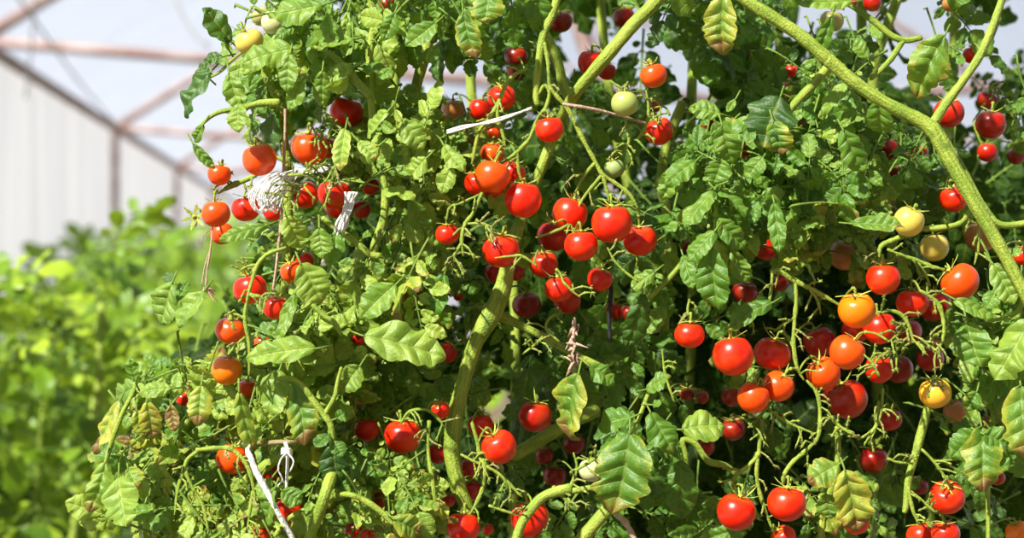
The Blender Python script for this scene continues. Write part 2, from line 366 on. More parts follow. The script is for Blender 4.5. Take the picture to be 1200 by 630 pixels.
# ---------------------------------------------------------------- tomatoes
# x, y, r (frame pixels), layer 0 front .. 5 deep, colour, sunlit, visible share, what it looks like and where it hangs
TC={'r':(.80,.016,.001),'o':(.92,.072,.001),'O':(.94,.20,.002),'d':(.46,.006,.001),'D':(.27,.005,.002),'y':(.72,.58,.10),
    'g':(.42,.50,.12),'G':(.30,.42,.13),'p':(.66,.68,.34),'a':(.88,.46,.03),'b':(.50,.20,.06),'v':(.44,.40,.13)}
TOMDATA=[
(292,48,17,0,'y',1,1.0,'pale yellow tomato sticking out beside the sky, under a pleated leaf'),
(306,19,12,2,'v',0,.7,'dull olive tomato hidden behind leaves at the top of the bush'),
(322,26,16,1,'p',1,.7,'whitish yellow tomato beside the olive one at the bush top'),
(406,131,20,2,'r',0,.9,'red tomato striped by thin leaves over it, above the twine'),
(304,186,20,0,'o',1,1.0,'large glossy orange-red tomato against the film, left of the twine bundle'),
(363,173,22,1,'o',1,1.0,'broad ribbed orange-red tomato resting just above the white twine loops'),
(383,172,15,2,'r',1,.8,'red tomato tucked behind the ribbed one above the twine'),
(257,204,14,1,'o',1,1.0,'small orange-red tomato with spiky sepals at the outermost left truss'),
(453,5,10,3,'d',0,.6,'red tomato cut by the top edge above the pale stem'),
(657,25,14,4,'D',0,.9,'dark wine-red tomato in shade at the top, beside the forking stem'),
(605,66,14,4,'D',0,.8,'dull dark red tomato high behind the curved truss stalk'),
(607,82,13,5,'D',0,.7,'lower of two dull dark tomatoes behind the curved truss stalk'),
(588,114,17,2,'r',1,.9,'red tomato hanging behind the arched stalk, above the pale twine'),
(563,128,14,3,'r',1,.8,'red tomato just left of the one behind the arched stalk'),
(531,128,14,4,'b',0,.8,'brownish orange tomato in shade at the end of the pale twine'),
(578,156,10,3,'o',1,.7,'little orange-red tomato peeping under the pale twine'),
(693,73,16,3,'r',0,1.0,'shiny red tomato half behind the thick diagonal stem at the top'),
(711,83,11,4,'d',0,.6,'sliver of a red tomato under the thick diagonal stem'),
(731,20,13,5,'D',0,.7,'dark red tomato in the shade near the top end of the diagonal stem'),
(644,151,17,0,'r',1,1.0,'round bright red tomato alone between two forking stalks'),
(732,121,16,0,'g',1,1.0,'pale green unripe tomato with a crease, below the diagonal stem'),
(720,197,12,2,'G',0,.9,'small green unripe tomato low between the two long stalks'),
(766,88,16,0,'o',1,1.0,'orange-red tomato above the pale green one, sky behind it'),
(772,153,17,1,'r',0,1.0,'bright red tomato hanging to the right of the pale green one'),
(768,124,8,4,'D',0,.5,'small dark tomato in the gap between two bright red ones'),
(577,179,14,2,'o',1,.8,'orange tomato peeping over the big glossy one under its sepals'),
(577,206,21,0,'o',1,1.0,'glossy orange-red tomato with yellow sepals above it in the centre cluster'),
(559,214,15,1,'r',1,.7,'red tomato bulging out left of the glossy one with yellow sepals'),
(601,202,15,1,'r',1,.7,'red tomato wedged between the two big glossy centre tomatoes'),
(578,221,14,2,'r',0,.6,'red tomato just beneath the glossy one with yellow sepals'),
(613,233,22,0,'r',1,1.0,'big round red tomato hanging from a straight green stalk'),
(524,274,14,0,'r',1,1.0,'small red tomato left of the dried forked truss'),
(587,293,22,0,'r',1,1.0,'big red tomato just above the top of the thick forked stem'),
(580,319,12,3,'d',0,.6,'red tomato behind the top of the thick stem, left side'),
(604,318,11,3,'d',0,.6,'red tomato behind the top of the thick stem, right side'),
(668,250,21,1,'r',1,1.0,'red tomato crossed by a thin forked stalk, upper left of the cluster of five'),
(717,261,24,0,'r',1,1.0,'largest glossy red tomato of the centre, under spread yellow sepals'),
(681,287,20,0,'r',1,1.0,'red tomato with a withered flower stub lying over it'),
(750,281,20,1,'r',1,1.0,'red tomato at the right end of the centre cluster, half in shade'),
(648,276,19,3,'d',0,.7,'deep red tomato in shadow behind the centre cluster'),
(637,309,17,2,'r',0,.9,'red ribbed tomato left below the withered flower stub'),
(655,338,17,1,'r',0,.9,'red tomato with dry sepals spread across its face'),
(665,352,16,3,'d',0,.7,'shaded red tomato under the one with dry sepals'),
(703,327,15,1,'r',0,1.0,'smaller red tomato under the largest one of the centre'),
(617,357,17,4,'D',0,.8,'very dark tomato in shade right of the forked stem'),
(719,364,12,4,'d',0,.7,'dark red tomato crossed by the black wire'),
(738,367,11,4,'d',0,.7,'dark red tomato just right of the black wire'),
(537,347,6,3,'r',0,.6,'tiny glimpse of a red tomato left of the forked stem'),
(525,413,12,2,'d',0,.8,'dull red tomato with curled sepals left of the forked stem'),
(830,147,9,4,'D',0,.6,'dark red tomato in shade behind the small bright leaf spray'),
(870,178,13,4,'d',0,.7,'red tomato partly hidden beside the big blue-green leaf'),
(825,200,10,5,'D',0,.6,'dark tomato deep in shade under the small leaf spray'),
(927,83,8,4,'r',0,.7,'small red glimpse of a tomato above a shaded crossing stem'),
(920,106,11,5,'d',0,.7,'red tomato glimpse below a shaded crossing stem'),
(938,148,10,5,'D',0,.6,'dark tomato in shade below the first knot of the arching stem'),
(975,24,14,3,'v',0,.8,'olive green tomato in shade under the top bright leaflet'),
(1022,3,11,3,'d',0,.8,'dark red tomato cut by the top edge near the upper right fork'),
(998,3,7,4,'d',0,.7,'small dark red tomato at the top edge beside its twin'),
(1113,5,9,3,'b',0,.7,'orange-brown tomato at the top edge above the drooping spotted leaf'),
(1139,64,11,4,'r',0,.7,'red tomato in shade behind the upper side shoot'),
(1112,132,18,3,'d',0,1.0,'dark red tomato behind the fork of the arching stem'),
(1157,117,12,4,'d',0,.9,'small dim red tomato on the shaded right truss, uppermost of three'),
(1161,145,18,3,'d',0,1.0,'large dim wine-red tomato with a scratch, on the shaded right truss'),
(1157,178,12,4,'d',0,.9,'small dim red tomato on the shaded right truss, lowest of three'),
(1191,182,11,5,'D',0,.7,'dark red tomato in shade at the right edge'),
(1041,174,12,4,'D',0,.8,'dark tomato in shade under the arching stem, left one'),
(1075,178,13,4,'d',0,.8,'dim brownish red tomato in shade under the arching stem'),
(1047,203,12,5,'D',0,.7,'dark tomato low in the shade under the arching stem'),
(1012,200,11,5,'D',0,.6,'dark tomato behind a dim leaflet left of the arching stem'),
(253,250,17,0,'o',1,1.0,'orange tomato beside a bare yellow star of sepals'),
(260,273,14,1,'o',1,.9,'small orange tomato directly under the one by the sepal star'),
(288,244,17,1,'r',1,1.0,'red tomato left of the hanging loops of white twine'),
(320,248,12,1,'r',1,.9,'small red tomato right under the white twine loops'),
(357,228,17,2,'r',1,.9,'red tomato under dry flower stalks in the twine bundle'),
(392,226,20,1,'r',1,.9,'bright red tomato with sepals over it, left of the twisted twine strap'),
(396,240,17,2,'r',1,.7,'red tomato below and behind the bright one by the twine strap'),
(424,245,11,2,'d',0,.7,'dark red tomato right of the twisted twine strap'),
(434,218,11,2,'r',0,.7,'red tomato at the top right end of the twine strap'),
(293,338,20,0,'r',1,1.0,'red ribbed tomato crossed by its truss stalk on the left'),
(323,360,15,0,'r',1,1.0,'red tomato at the foot of the brown string'),
(270,387,18,0,'o',1,1.0,'orange-red lobed tomato gripped by forking stalks on the left'),
(308,402,11,2,'o',1,.7,'orange-red tomato mostly hidden above the long pale leaf'),
(266,433,18,0,'O',1,1.0,'bright orange tomato low on the left truss'),
(290,455,12,1,'o',1,.9,'small orange-red tomato right below the bright orange one'),
(342,318,14,1,'o',1,.8,'orange-red tomato left of the puckered yellowish round leaf'),
(357,306,11,2,'r',1,.7,'red tomato behind the top of the puckered round leaf'),
(420,397,9,2,'r',0,.7,'small red tomato above the large pale ribbed leaf'),
(215,467,9,2,'r',0,.7,'small dull red tomato among withered leaves at the far left'),
(272,537,19,1,'o',1,.9,'orange-red tomato behind a beige stalk and a yellow curled leaf'),
(320,553,13,2,'r',0,.8,'red tomato beside the white twine knot, under a thick stem'),
(339,598,17,1,'r',1,.7,'red tomato crossed by the straight white string'),
(305,626,13,1,'o',1,.7,'orange-red tomato with wiry sepals at the bottom edge'),
(430,503,15,2,'r',0,.9,'red tomato in half shade left of the round one with hanging sepals'),
(387,503,7,3,'d',0,.6,'small red glimpse behind three little dark leaflets'),
(472,510,22,1,'r',1,1.0,'big red tomato with a bright patch and dry sepals, left of the main stem'),
(516,480,11,1,'r',0,.8,'small red tomato touching the main stem with pale sepals'),
(513,531,13,2,'d',0,.8,'red tomato between a thin stalk and the main stem'),
(442,585,12,2,'r',0,.7,'red tomato among feathery leaves low in the middle left'),
(417,622,14,2,'r',0,.7,'red tomato at the bottom edge among feathery leaves'),
(434,626,10,3,'r',0,.6,'red tomato touching the bottom edge beside a yellow leaf'),
(455,622,8,3,'r',0,.6,'small orange-red tomato at the bottom edge by the spotted leaf'),
(585,523,21,0,'r',0,1.0,'big red tomato with a soft highlight right of the main stem'),
(563,498,15,2,'r',0,.9,'red tomato above the big one beside the main stem'),
(627,487,20,2,'d',0,1.0,'red tomato in shade left of the large yellow-blotched leaf'),
(551,548,13,3,'d',0,.8,'red tomato in shade close right of the main stem'),
(552,574,14,3,'d',0,.8,'lower shaded red tomato close right of the main stem'),
(543,617,20,1,'r',0,1.0,'red tomato with curled pale sepals at the bottom by the main stem'),
(525,585,9,3,'d',0,.6,'small red tomato left of the foot of the main stem'),
(621,607,23,1,'r',0,1.0,'big red tomato behind the pale forked stalk at the bottom'),
(572,620,7,3,'r',0,.6,'tiny red tomato between two bigger ones at the bottom edge'),
(638,533,11,4,'D',0,.7,'dark tomato in deep shade above the diagonal green stem'),
(650,557,14,4,'D',0,.8,'blackish red tomato in deep shade under the yellow-blotched leaf'),
(673,520,13,4,'D',0,.7,'dark red tomato hidden behind the tip of the yellow-blotched leaf'),
(693,550,15,1,'p',0,.9,'creamy white unripe tomato behind the large brown-tipped leaf'),
(808,392,18,0,'r',1,1.0,'single round red tomato hanging alone over dark shade'),
(898,292,14,3,'d',1,.9,'red tomato in a gap among drooping leaves'),
(873,342,15,4,'D',0,.8,'dark red tomato over the truss, in shade'),
(914,331,11,4,'D',0,.7,'dark tomato behind the upper knee of the truss stalk'),
(806,288,7,4,'D',0,.6,'small dark red glimpse between two big bright leaflets'),
(859,416,24,0,'r',1,1.0,'largest red tomato at the left of the right hand cluster'),
(905,414,22,1,'r',1,1.0,'red tomato with an orange side between two big ones'),
(960,400,19,3,'d',0,.9,'deep red tomato under yellowish sepals in the right hand cluster'),
(883,465,19,0,'o',1,1.0,'orange-red tomato, left one of the touching pair'),
(912,452,19,0,'o',1,1.0,'orange-red tomato, right one of the touching pair'),
(857,464,12,3,'D',0,.8,'dark red tomato behind the touching orange-red pair'),
(859,502,15,4,'D',0,.8,'dark red tomato under the touching pair, behind dry stubs'),
(827,523,11,5,'D',0,.7,'nearly black tomato deep in shade under the touching pair'),
(805,461,9,4,'D',0,.7,'dim red tomato above the light oval leaf, left one'),
(823,465,8,4,'D',0,.7,'dim red tomato above the light oval leaf, right one'),
(863,599,23,0,'r',1,1.0,'big red tomato on a hooked stalk at the bottom'),
(922,589,23,0,'r',1,1.0,'big red tomato with upturned sepals at the bottom'),
(918,629,15,1,'r',1,.9,'red tomato cut by the bottom edge under a big one'),
(1118,232,17,2,'r',1,1.0,'bright red tomato touching the left side of the arching stem'),
(1065,259,18,0,'y',1,1.0,'bright yellow tomato on top of the horizontal truss stalk'),
(1095,289,17,2,'y',1,.9,'greenish yellow tomato with an orange base under the truss stalk'),
(1150,276,20,3,'b',0,1.0,'dull brown-orange tomato in shade behind the arching stem'),
(1199,299,12,1,'r',1,1.0,'red tomato cut by the right edge beside the arching stem'),
(990,298,19,4,'b',0,.8,'dim brownish orange tomato in shade left of the yellow one'),
(1035,326,20,0,'r',1,1.0,'red tomato hanging straight from the horizontal truss stalk'),
(1069,354,19,1,'r',1,1.0,'red tomato with a shadow line across its middle'),
(1095,357,20,3,'d',0,.8,'dark red tomato behind the one with the shadow line'),
(1125,330,23,0,'o',1,1.0,'big streaky orange-red tomato under wiry sepals'),
(1004,363,22,0,'O',1,1.0,'big bright orange tomato at the top of the right cluster'),
(1003,386,17,3,'r',0,.8,'red tomato squeezed under the big bright orange one'),
(1031,384,20,2,'r',1,.9,'red tomato beside the bright orange one, a stalk running down it'),
(1063,388,17,4,'d',0,.8,'deep red tomato in shade behind the tangle of dry stubs'),
(993,412,21,0,'o',1,1.0,'orange-red tomato under the squeezed red one'),
(965,437,20,1,'o',1,1.0,'orange-red tomato lower left in the big right cluster'),
(1030,432,17,2,'r',0,.9,'red tomato behind dry stubs at the centre of the right cluster'),
(1053,432,17,3,'D',0,.9,'maroon tomato right behind the dry stubs'),
(1090,420,16,4,'d',0,.8,'red-brown tomato above the amber one, in shade'),
(1093,404,10,5,'d',0,.6,'dim red tomato highest behind the tangle over the amber one'),
(993,467,24,2,'d',0,1.0,'large deep crimson tomato at the bottom of the right cluster'),
(976,462,13,4,'d',0,.6,'shaded red tomato behind the left of the crimson one'),
(1096,460,19,0,'a',1,1.0,'single amber yellow tomato, the only one of that colour'),
(1120,482,15,4,'b',0,.8,'dark brown tomato in shade behind the amber one'),
(1043,491,14,3,'d',0,.9,'small deep red tomato under the right cluster'),
(1024,538,17,4,'d',0,.9,'dark red tomato in shade above the spotted pale leaf'),
(1110,582,21,0,'r',1,1.0,'bright red tomato on a curved stalk, lower right'),
(1003,610,16,1,'r',0,.8,'red tomato half covered by the spotted pale leaf'),
(1080,628,18,1,'r',1,.9,'red tomato at the bottom edge, left of an overlapping pair'),
(1108,625,17,0,'r',1,.9,'red tomato at the bottom edge, right of an overlapping pair'),
(1193,624,15,1,'O',1,.9,'orange tomato in the bottom corner'),
(1169,560,9,4,'d',0,.7,'small dark red tomato beside the lobed brown-tipped leaf'),
(1158,496,9,4,'d',0,.7,'small dark tomato above the lobed brown-tipped leaf'),
(1078,570,10,5,'D',0,.7,'dark tomato in deep shade left of the curved stalk'),
]
LAYER=[1.385,1.415,1.45,1.49,1.54,1.60]
pos=[];rad=[]
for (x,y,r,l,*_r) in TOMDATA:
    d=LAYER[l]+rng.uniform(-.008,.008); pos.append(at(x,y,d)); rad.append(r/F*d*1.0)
pos=np.array(pos); rad=np.array(rad)
for it in range(200):                                # no two fruits share space: the rear one hangs further back
    moved=False
    for i in range(len(pos)):
        for j in range(i+1,len(pos)):
            gap=np.linalg.norm(pos[i]-pos[j])-(rad[i]+rad[j])*1.01
            if gap<0:
                b=i if (TOMDATA[i][3],i)>(TOMDATA[j][3],j) else j
                k=(pos[b][1]+max(.0015,-gap*.5))/pos[b][1]
                c=np.array([0,0,CAMZ]); pos[b]=c+(pos[b]-c)*k; rad[b]*=k; moved=True
    if not moved: break
TP=pos; TR=rad; TQ=proj(TP); TRP=rad*F/pos[:,1]
TV=np.array([t[6]*(1.0 if t[6]>.85 else .75) for t in TOMDATA]); TLIT=np.array([t[5] for t in TOMDATA])
# ---------------------------------------------------------------- plants: roots, stems, trusses
def base_at(px,d): p=at(px,0,d); return (p[0],p[1],0.02)
PL=empty('tomato_plant',base_at(330,1.52),'bushy sunlit tomato plant with yellow-green leaves tied up with white twine, open greenhouse beside it','plant','tomato plants in the row')
PC=empty('tomato_plant',base_at(600,1.52),'tomato plant with a thick pale forked stem rising in the middle of the row','plant','tomato plants in the row')
PR=empty('tomato_plant',base_at(1010,1.54),'tomato plant whose thick hairy stem arches across from the top to the right side','plant','tomato plants in the row')
PB=empty('tomato_plant',base_at(760,1.78),'shaded dark green tomato plant filling the gaps behind the three front plants','plant','tomato plants in the row')

POLY=[]      # every stalk as world points, for fruits to hang from
def line(acc,pts,r,d,mat=0,rough=.06,sides=10,k=5,hang=True,age=0.,tint=.5):
    """pts (x,y) or (x,y,r) or (x,y,r,d) in frame pixels; r radius in pixels"""
    P=[];R=[]
    for q in pts:
        dd=q[3] if len(q)>3 else d; rr=(q[2] if len(q)>2 and q[2] else r)
        P.append(at(q[0],q[1],dd)); R.append(rr/F*dd)
    tube(acc,P,R,sides,k,rough,mat=mat,age=age,tint=tint)
    if hang: POLY.append(catmull(np.array(P),4))
    return np.array(P)
def hairs(acc,pts,r,d,n,ln=5):
    P=catmull(np.array([at(q[0],q[1],d) for q in pts]),12); T=np.gradient(P,axis=0)
    for _ in range(n):
        i=rng.integers(0,len(P)-1); f=rng.random(); p=P[i]*(1-f)+P[i+1]*f
        v=nrm(np.cross(T[i],rng.normal(0,1,3))); R=r/F*d; l=ln/F*d*rng.uniform(.5,1.2)
        w=nrm(np.cross(v,T[i]))*.00011; a=p+v*R*.95
        acc.add([a-w*1.5,a+w*1.5,a+v*l*1.2+w*.3,a+v*l*1.2-w*.3],[[0,1,2,3]],tint=.9)
def stalk(parent,name,pts,r,d,hair=0,**k):
    a=Acc(); line(a,pts,r,d,**k)
    if hair: hairs(a,pts,r,d,hair)
    return a.build(name,[STEM],parent)
def stub(acc,p,dirn,ln):
    """a spent flower stub: thin stalk with a knuckle and a few dry sepals at its end"""
    d=nrm(dirn); mid=p+d*ln*.55+rng.normal(0,ln*.08,3); e=mid+nrm(d+np.array([0,0,-.5])+rng.normal(0,.25,3))*ln*.5
    r=.00055; ag=float(np.clip(rng.normal(.15,.2),0,.7))
    tube(acc,[p,mid,e],[r,r*1.5,r],6,3,age=ag); 
    tube(acc,[mid-d*.0007,mid+d*.0007],[r*1.9,r*1.9],6,1,age=ag)
    tube(acc,[e,e+nrm(e-mid)*.0022],[r*1.9,r*1.2],6,2,age=ag)
    for _ in range(rng.integers(3,6)):
        v=nrm(nrm(e-mid)*.8+rng.normal(0,.6,3)); l=ln*rng.uniform(.18,.42)
        tube(acc,[e,e+v*l*.6,e+v*l+np.array([0,0,-.0008])],[r*.9,r*.6,r*.15],4,2,age=ag)
def truss(parent,paths,r,d,stubs=4,sl=(9,20)):
    """a fruit truss: jointed stalks with bare spent stubs; stalks that do not touch are trusses of their own"""
    sets=[]
    for pts in paths:
        near=[s for s in sets if any(math.hypot(pts[i][0]-q[0],pts[i][1]-q[1])<7 for p in s for q in catmull(np.array([t[:2] for t in p],float),4) for i in (0,-1))]
        new=[pts]
        for s in near: new=s+new; sets.remove(s)
        sets.append(new)
    if len(sets)>1:
        for s in sets: truss(parent,s,r,d,stubs,sl)
        return
    a=Acc()
    for pts in paths:
        pts=[tuple(q) for q in pts]; e=pts[-1]; pts[-1]=(e[0],e[1],(e[2] if len(e)>2 else r)*.6)+tuple(e[3:])
        pts=[(q[0],q[1],(q[2] if len(q)>2 else r)*.8)+tuple(q[3:]) for q in pts]
        P=line(a,pts,r,d,rough=.2,sides=8)
        C=catmull(P,4)
        for _ in range(stubs):
            i=rng.integers(1,len(C)-1); t=nrm(C[min(i+1,len(C)-1)]-C[i-1])
            side=nrm(np.cross(t,[0,-1,0]))*rng.choice([-1,1]); 
            stub(a,C[i],t*.5+side+np.array([0,-.5,.0])+rng.normal(0,.2,3),rng.uniform(*sl)/F*d)
    return a.build('truss',[CALYX if False else STEM],parent)

# centre plant
stalk(PC,'main_stem',[(560,2600,11,1.5),(540,1500,10.5,1.47),(528,800,10,1.44),(534,650,9),(548,602,9),(537,570,9.5),(530,530,10),(533,490,10),(545,440,9),(558,400,9.5),(577,366,12),(590,335,10.5),(597,300,8,1.43),(613,250,7,1.46),(637,190,6.5,1.46),(652,150,6.5,1.46),(672,113,7,1.43),(692,88,7.5,1.42),(716,60,8,1.41),(741,30,8,1.41),(770,0,8.5,1.41),(800,-40,9,1.41)],9,1.43,hair=380)
stalk(PC,'branch',[(583,368,7),(606,379,5),(640,396,4.5),(670,413,4.5),(705,430,4)],4.5,1.44,hair=60)
stalk(PC,'branch',[(668,120,5),(660,100,6),(655,78,6),(645,52,6),(633,30,5)],5,1.47)
stalk(PC,'branch',[(610,-20,4),(618,0,4),(630,12,4.5),(612,36,5),(594,50,5),(590,75,4.5),(591,110,4),(592,135,3.5)][0:0] or [(655,-10,5),(648,15,5),(637,40,5),(631,75,4.5),(628,110,4),(630,123,3.5)],4.5,1.40)
stalk(PC,'branch',[(668,572,7),(640,580,6),(625,593,6),(611,614,6),(603,640,6)],6,1.36,hair=60)
stalk(PC,'branch',[(671,575,4),(700,572,3.5),(722,590,3.5)],4,1.38)
stalk(PC,'branch',[(735,575,8),(705,604,8),(675,640,8)],8,1.44,hair=50)
stalk(PC,'branch',[(600,534,8),(630,517,8),(662,498,8),(700,480,8)],8,1.50)
stalk(PC,'branch',[(800,120,6),(790,145,6),(780,175,6),(775,215,6),(782,260,6),(780,330,6),(778,390,6)],6,1.56)
stalk(PC,'branch',[(760,350,3),(785,325,3),(805,302,3.4),(822,288,3)],3,1.41)
stalk(PC,'branch',[(838,230,2),(839,255,2.2),(836,280,2.2),(834,300,2)],2,1.385)
stalk(PC,'branch',[(758,470,2.5),(762,455,2.5),(745,500,2.5),(738,520,3)][1:],2.5,1.37)
stalk(PC,'branch',[(805,545,2.5),(803,530,3),(800,515,3.5),(815,520,3.5),(830,540,4),(850,545,3.5),(862,555,3)],3,1.42)
truss(PC,[[(631,110),(638,100),(644,108),(640,125,3),(630,140,3),(620,163,3.2),(606,178,3.2),(594,187,2.8)],[(606,178,2.4),(608,200,2.4),(611,211,2.4)]],3,1.40,3)
truss(PC,[[(618,80,2.6),(606,86,3),(594,97,3),(585,118,3),(572,140,3),(562,153,3),(557,172,3),(553,192,2.6)],[(585,118),(583,135),(590,160),(592,172)]],2.8,1.40,3)
truss(PC,[[(638,50,3),(642,72,3),(644,100,3),(652,112,3.2),(667,130,3.4),(683,163,3.6),(698,190,3.4),(706,204,3.4),(722,215,3),(738,228,3),(748,245,2.8)],[(706,204,3),(697,215,2.4),(683,233,2.4),(668,260,2.4),(650,271,2.2),(628,278,2.2)],[(706,204,3),(711,222,3),(715,238,2.8)],[(698,190,2.6),(685,205,2.6),(672,228,2.6)],[(668,260,2),(671,270,1.8),(673,285,2.2)]],3,1.398,2)
truss(PC,[[(565,226,2.6),(554,250,2.6),(545,262,2.8),(541,280,2.8),(543,300,2.4)],[(562,228),(540,238,2),(527,243,2.2),(523,258,2)],[(548,262),(565,262),(580,268,1.8)],[(541,285),(532,300),(530,320,1.8)]],2.3,1.37,6)
truss(PC,[[(630,312,1.8),(612,300,2.2),(600,300,2),(580,302,1.6)],[(748,330,2),(732,318,2),(720,305,2),(712,290,2.2)],[(660,330),(672,342,1.6),(680,348,1.6)]],2,1.36,2)
truss(PC,[[(705,430,2),(690,408,2.6),(676,395,2.6),(660,385,2.6)][0:0] or [(655,400,2),(640,385,2.2),(645,372,2),(660,366,1.6)],[(612,415,1.6),(625,405,2),(636,394,2.2)]],2,1.42,4)
truss(PC,[[(470,495,2),(480,482,2.4),(500,480,2.4),(515,492,2.4),(520,500,2)],[(503,493,3.2),(502,530,3.2),(507,563,3.6),(510,590,3.6)],[(553,495,3),(560,520,3),(562,535,3.6),(568,545,4),(566,570,3.2),(558,590,3),(550,603,2.4)],[(568,545,3),(585,555,3),(600,570,3),(612,582,2.6)],[(540,532,2),(555,540,2.4),(568,545,2.4)]],3,1.38,5)
truss(PC,[[(672,552,3),(690,542,2.6),(700,535,2.4)],[(668,572,3),(676,548,2.4),(672,530,2)],[(573,592,2),(590,598,2.2),(610,604,2.4)],[(648,570,3),(660,582,3),(671,596,3)]],2.6,1.36,4)
truss(PC,[[(748,163,2),(758,145,2.2),(760,125,2.2),(757,105,2)],[(715,95,2),(728,103,2),(740,108,2)],[(785,135,2),(778,125,1.8),(760,128,2)],[(733,140,2.4),(737,165,2.2),(730,182,2)]],2.2,1.39,5)
# left plant
stalk(PL,'main_stem',[(420,2500,9,1.52),(430,1500,8,1.52),(438,800,7.5,1.52),(440,660,7,1.52),(436,560,7,1.51),(430,470,7,1.50),(434,400,6,1.46),(437,333,5.5),(438,293,5.5),(450,253,5),(450,210,4.5),(440,160,4.5),(434,110,4.5),(434,60,4.5),(438,20,4),(432,-10,4)],5,1.40,hair=150)
stalk(PL,'main_stem',[(440,350,5.5),(450,323,6),(460,287,6),(465,253,6.5),(475,200,6),(478,150,6),(488,100,6.5),(500,57,7),(508,20,7),(512,-20,7)],6,1.47,hair=80)
stalk(PL,'main_stem',[(400,2500,10,1.52),(400,1500,9,1.51),(392,800,8,1.5),(380,640,8,1.5),(340,560,8,1.5),(330,470,7),(335,330,6),(338,240,6),(336,190,6),(330,150,5.5),(327,118,5),(310,90,4.5),(295,60,3),(285,35,2.5)],6,1.44)
stalk(PL,'branch',[(327,120,5),(305,121,4.5),(285,126,3.5),(255,132,2.8),(236,146,2.2),(228,160,1.8)],3.5,1.40)
stalk(PL,'branch',[(285,60,1.6),(270,72,1.8),(258,84,1.8),(243,92,1.4)],1.6,1.40)
stalk(PL,'branch',[(434,112,5),(420,98,5),(403,78,4.5),(385,62,3.5),(365,55,3)],4.5,1.38)
stalk(PL,'branch',[(445,300,4),(433,297,4),(415,282,4),(393,267,3.5),(378,255,3)],3.5,1.38,hair=40)
stalk(PL,'branch',[(390,530,4),(388,500,4),(380,486,4),(365,466,3.8),(353,450,3.4),(338,443,3),(325,444,2.6)],3.8,1.36)
stalk(PL,'branch',[(380,486,3),(392,465,2.8),(395,450,2.4),(400,430,2.2)],3,1.36)
stalk(PL,'branch',[(400,392,2.4),(392,378,3),(380,370,3),(366,357,2.6)],3,1.37)
stalk(PL,'branch',[(358,650,6,1.40),(366,620,6.5,1.375),(375,597,7,1.365),(383,572,7.2,1.365),(392,548,6.5,1.39),(402,520,5,1.44),(412,480,4,1.48)],7,1.37,hair=40)
stalk(PL,'branch',[(262,595,5,1.44),(280,572,6,1.41),(295,558,6.5,1.40),(312,545,7,1.39),(335,528,7.2,1.39),(352,513,6.5,1.40),(375,490,5,1.45),(400,450,4,1.49)],7,1.39,hair=40)
stalk(PL,'branch',[(198,545,5),(208,520,5.5),(220,492,6),(240,470,5)],5.5,1.43)
stalk(PL,'branch',[(362,520,2,1.40),(345,518,2.4,),(325,518,3),(300,521,2.6),(290,526,1.5)],3,1.37,age=.8)
stalk(PL,'branch',[(380,592,2.4,1.42),(392,582,3,1.39),(408,579,3.5),(425,585,3.8),(445,598,3.8),(462,614,3.6)],3.6,1.36)
stalk(PL,'branch',[(350,600,3),(335,610,3),(322,628,3)],3,1.36)
stalk(PL,'branch',[(160,430,2),(158,455,2.6),(143,485,3),(130,520,3),(120,560,2.6)],2.6,1.40)
truss(PL,[[(300,205,3),(285,212,4),(270,218,4),(256,226,2.6)],[(336,190,3),(322,183,3),(305,176,2)],[(270,217,2),(262,210,1.8)],[(285,212,2),(289,224,2)]],3,1.42,2)
truss(PL,[[(360,215,2),(345,225,2),(332,240,2)],[(400,190,2),(385,200,2),(372,205,2)],[(338,205,2),(360,205,2.4),(385,212,2.2),(392,218,2)]],2,1.35,9,(12,28))
truss(PL,[[(335,290,3),(315,297,3.2),(302,310,3.2),(295,330,3),(290,350,3),(287,375,3),(292,405,2.6),(292,440,2.4)],[(302,310,2.4),(290,312,2.2),(280,318,2)],[(293,345,3.4),(305,348,3),(312,352,2)],[(287,373,2.4),(275,368,2),(268,375,1.8)],[(287,395,2.2),(276,405,2.2),(268,415,2)]],3,1.355,3)
truss(PL,[[(230,527,3.4),(250,525,3.8),(268,525,3.8),(280,533,3.6),(290,546,3.4),(296,565,2.8),(300,590,2.4)],[(232,528,3),(220,538,3),(214,555,2.8),(208,575,2.6),(205,603,2.2)],[(217,552,3),(226,572,2.8),(238,592,3),(245,625,3)],[(296,575,2.6),(293,598,2.4),(290,620,2.2)]],3,1.365,5)
truss(PL,[[(240,255,1.4),(236,252,1.4),(230,253,1.6)]],1.5,1.39,2)
truss(PL,[[(385,162,2),(388,150,2),(395,140,2)],[(370,150,2),(378,158,2),(372,168,2)]],2,1.37,4)
# right plant
stalk(PR,'main_stem',[(820,-40,7.5),(868,-4,7.5),(905,20,8),(938,42,8),(966,66,8.5),(975,74,8.5),(1002,97,8),(1040,122,8),(1078,141,9),(1096,156,10),(1112,185,9),(1133,222,9),(1158,265,8.5),(1178,300,8),(1198,338,7.5),(1230,400,7.5)],8,1.35,hair=520)
stalk(PR,'branch',[(1093,146,6),(1108,122,5.5),(1128,95,5),(1150,62,5),(1168,18,4.5),(1180,-20,4)],5,1.36,hair=60)
stalk(PR,'branch',[(1102,152,5),(1115,178,5.5),(1132,206,5),(1150,240,5),(1168,262,4)],5,1.39,hair=60)
stalk(PR,'branch',[(972,76,5),(955,97,5),(938,114,5),(925,130,4.5),(915,150,4)],5,1.38)
stalk(PR,'branch',[(995,5,3),(1010,15,3.5),(1028,28,4),(1045,42,4.2),(1062,47,4),(1080,44,3.4)],3.6,1.39)
stalk(PR,'branch',[(1058,48,3.5),(1045,68,3.5),(1032,82,3.2),(1020,92,3)],3.5,1.39)
stalk(PR,'branch',[(1160,256,4),(1178,264,4),(1210,260,4)],4,1.37)
stalk(PR,'branch',[(1198,345,3),(1197,358,2.6),(1185,370,2.4),(1160,376,2.2)],2.5,1.37)
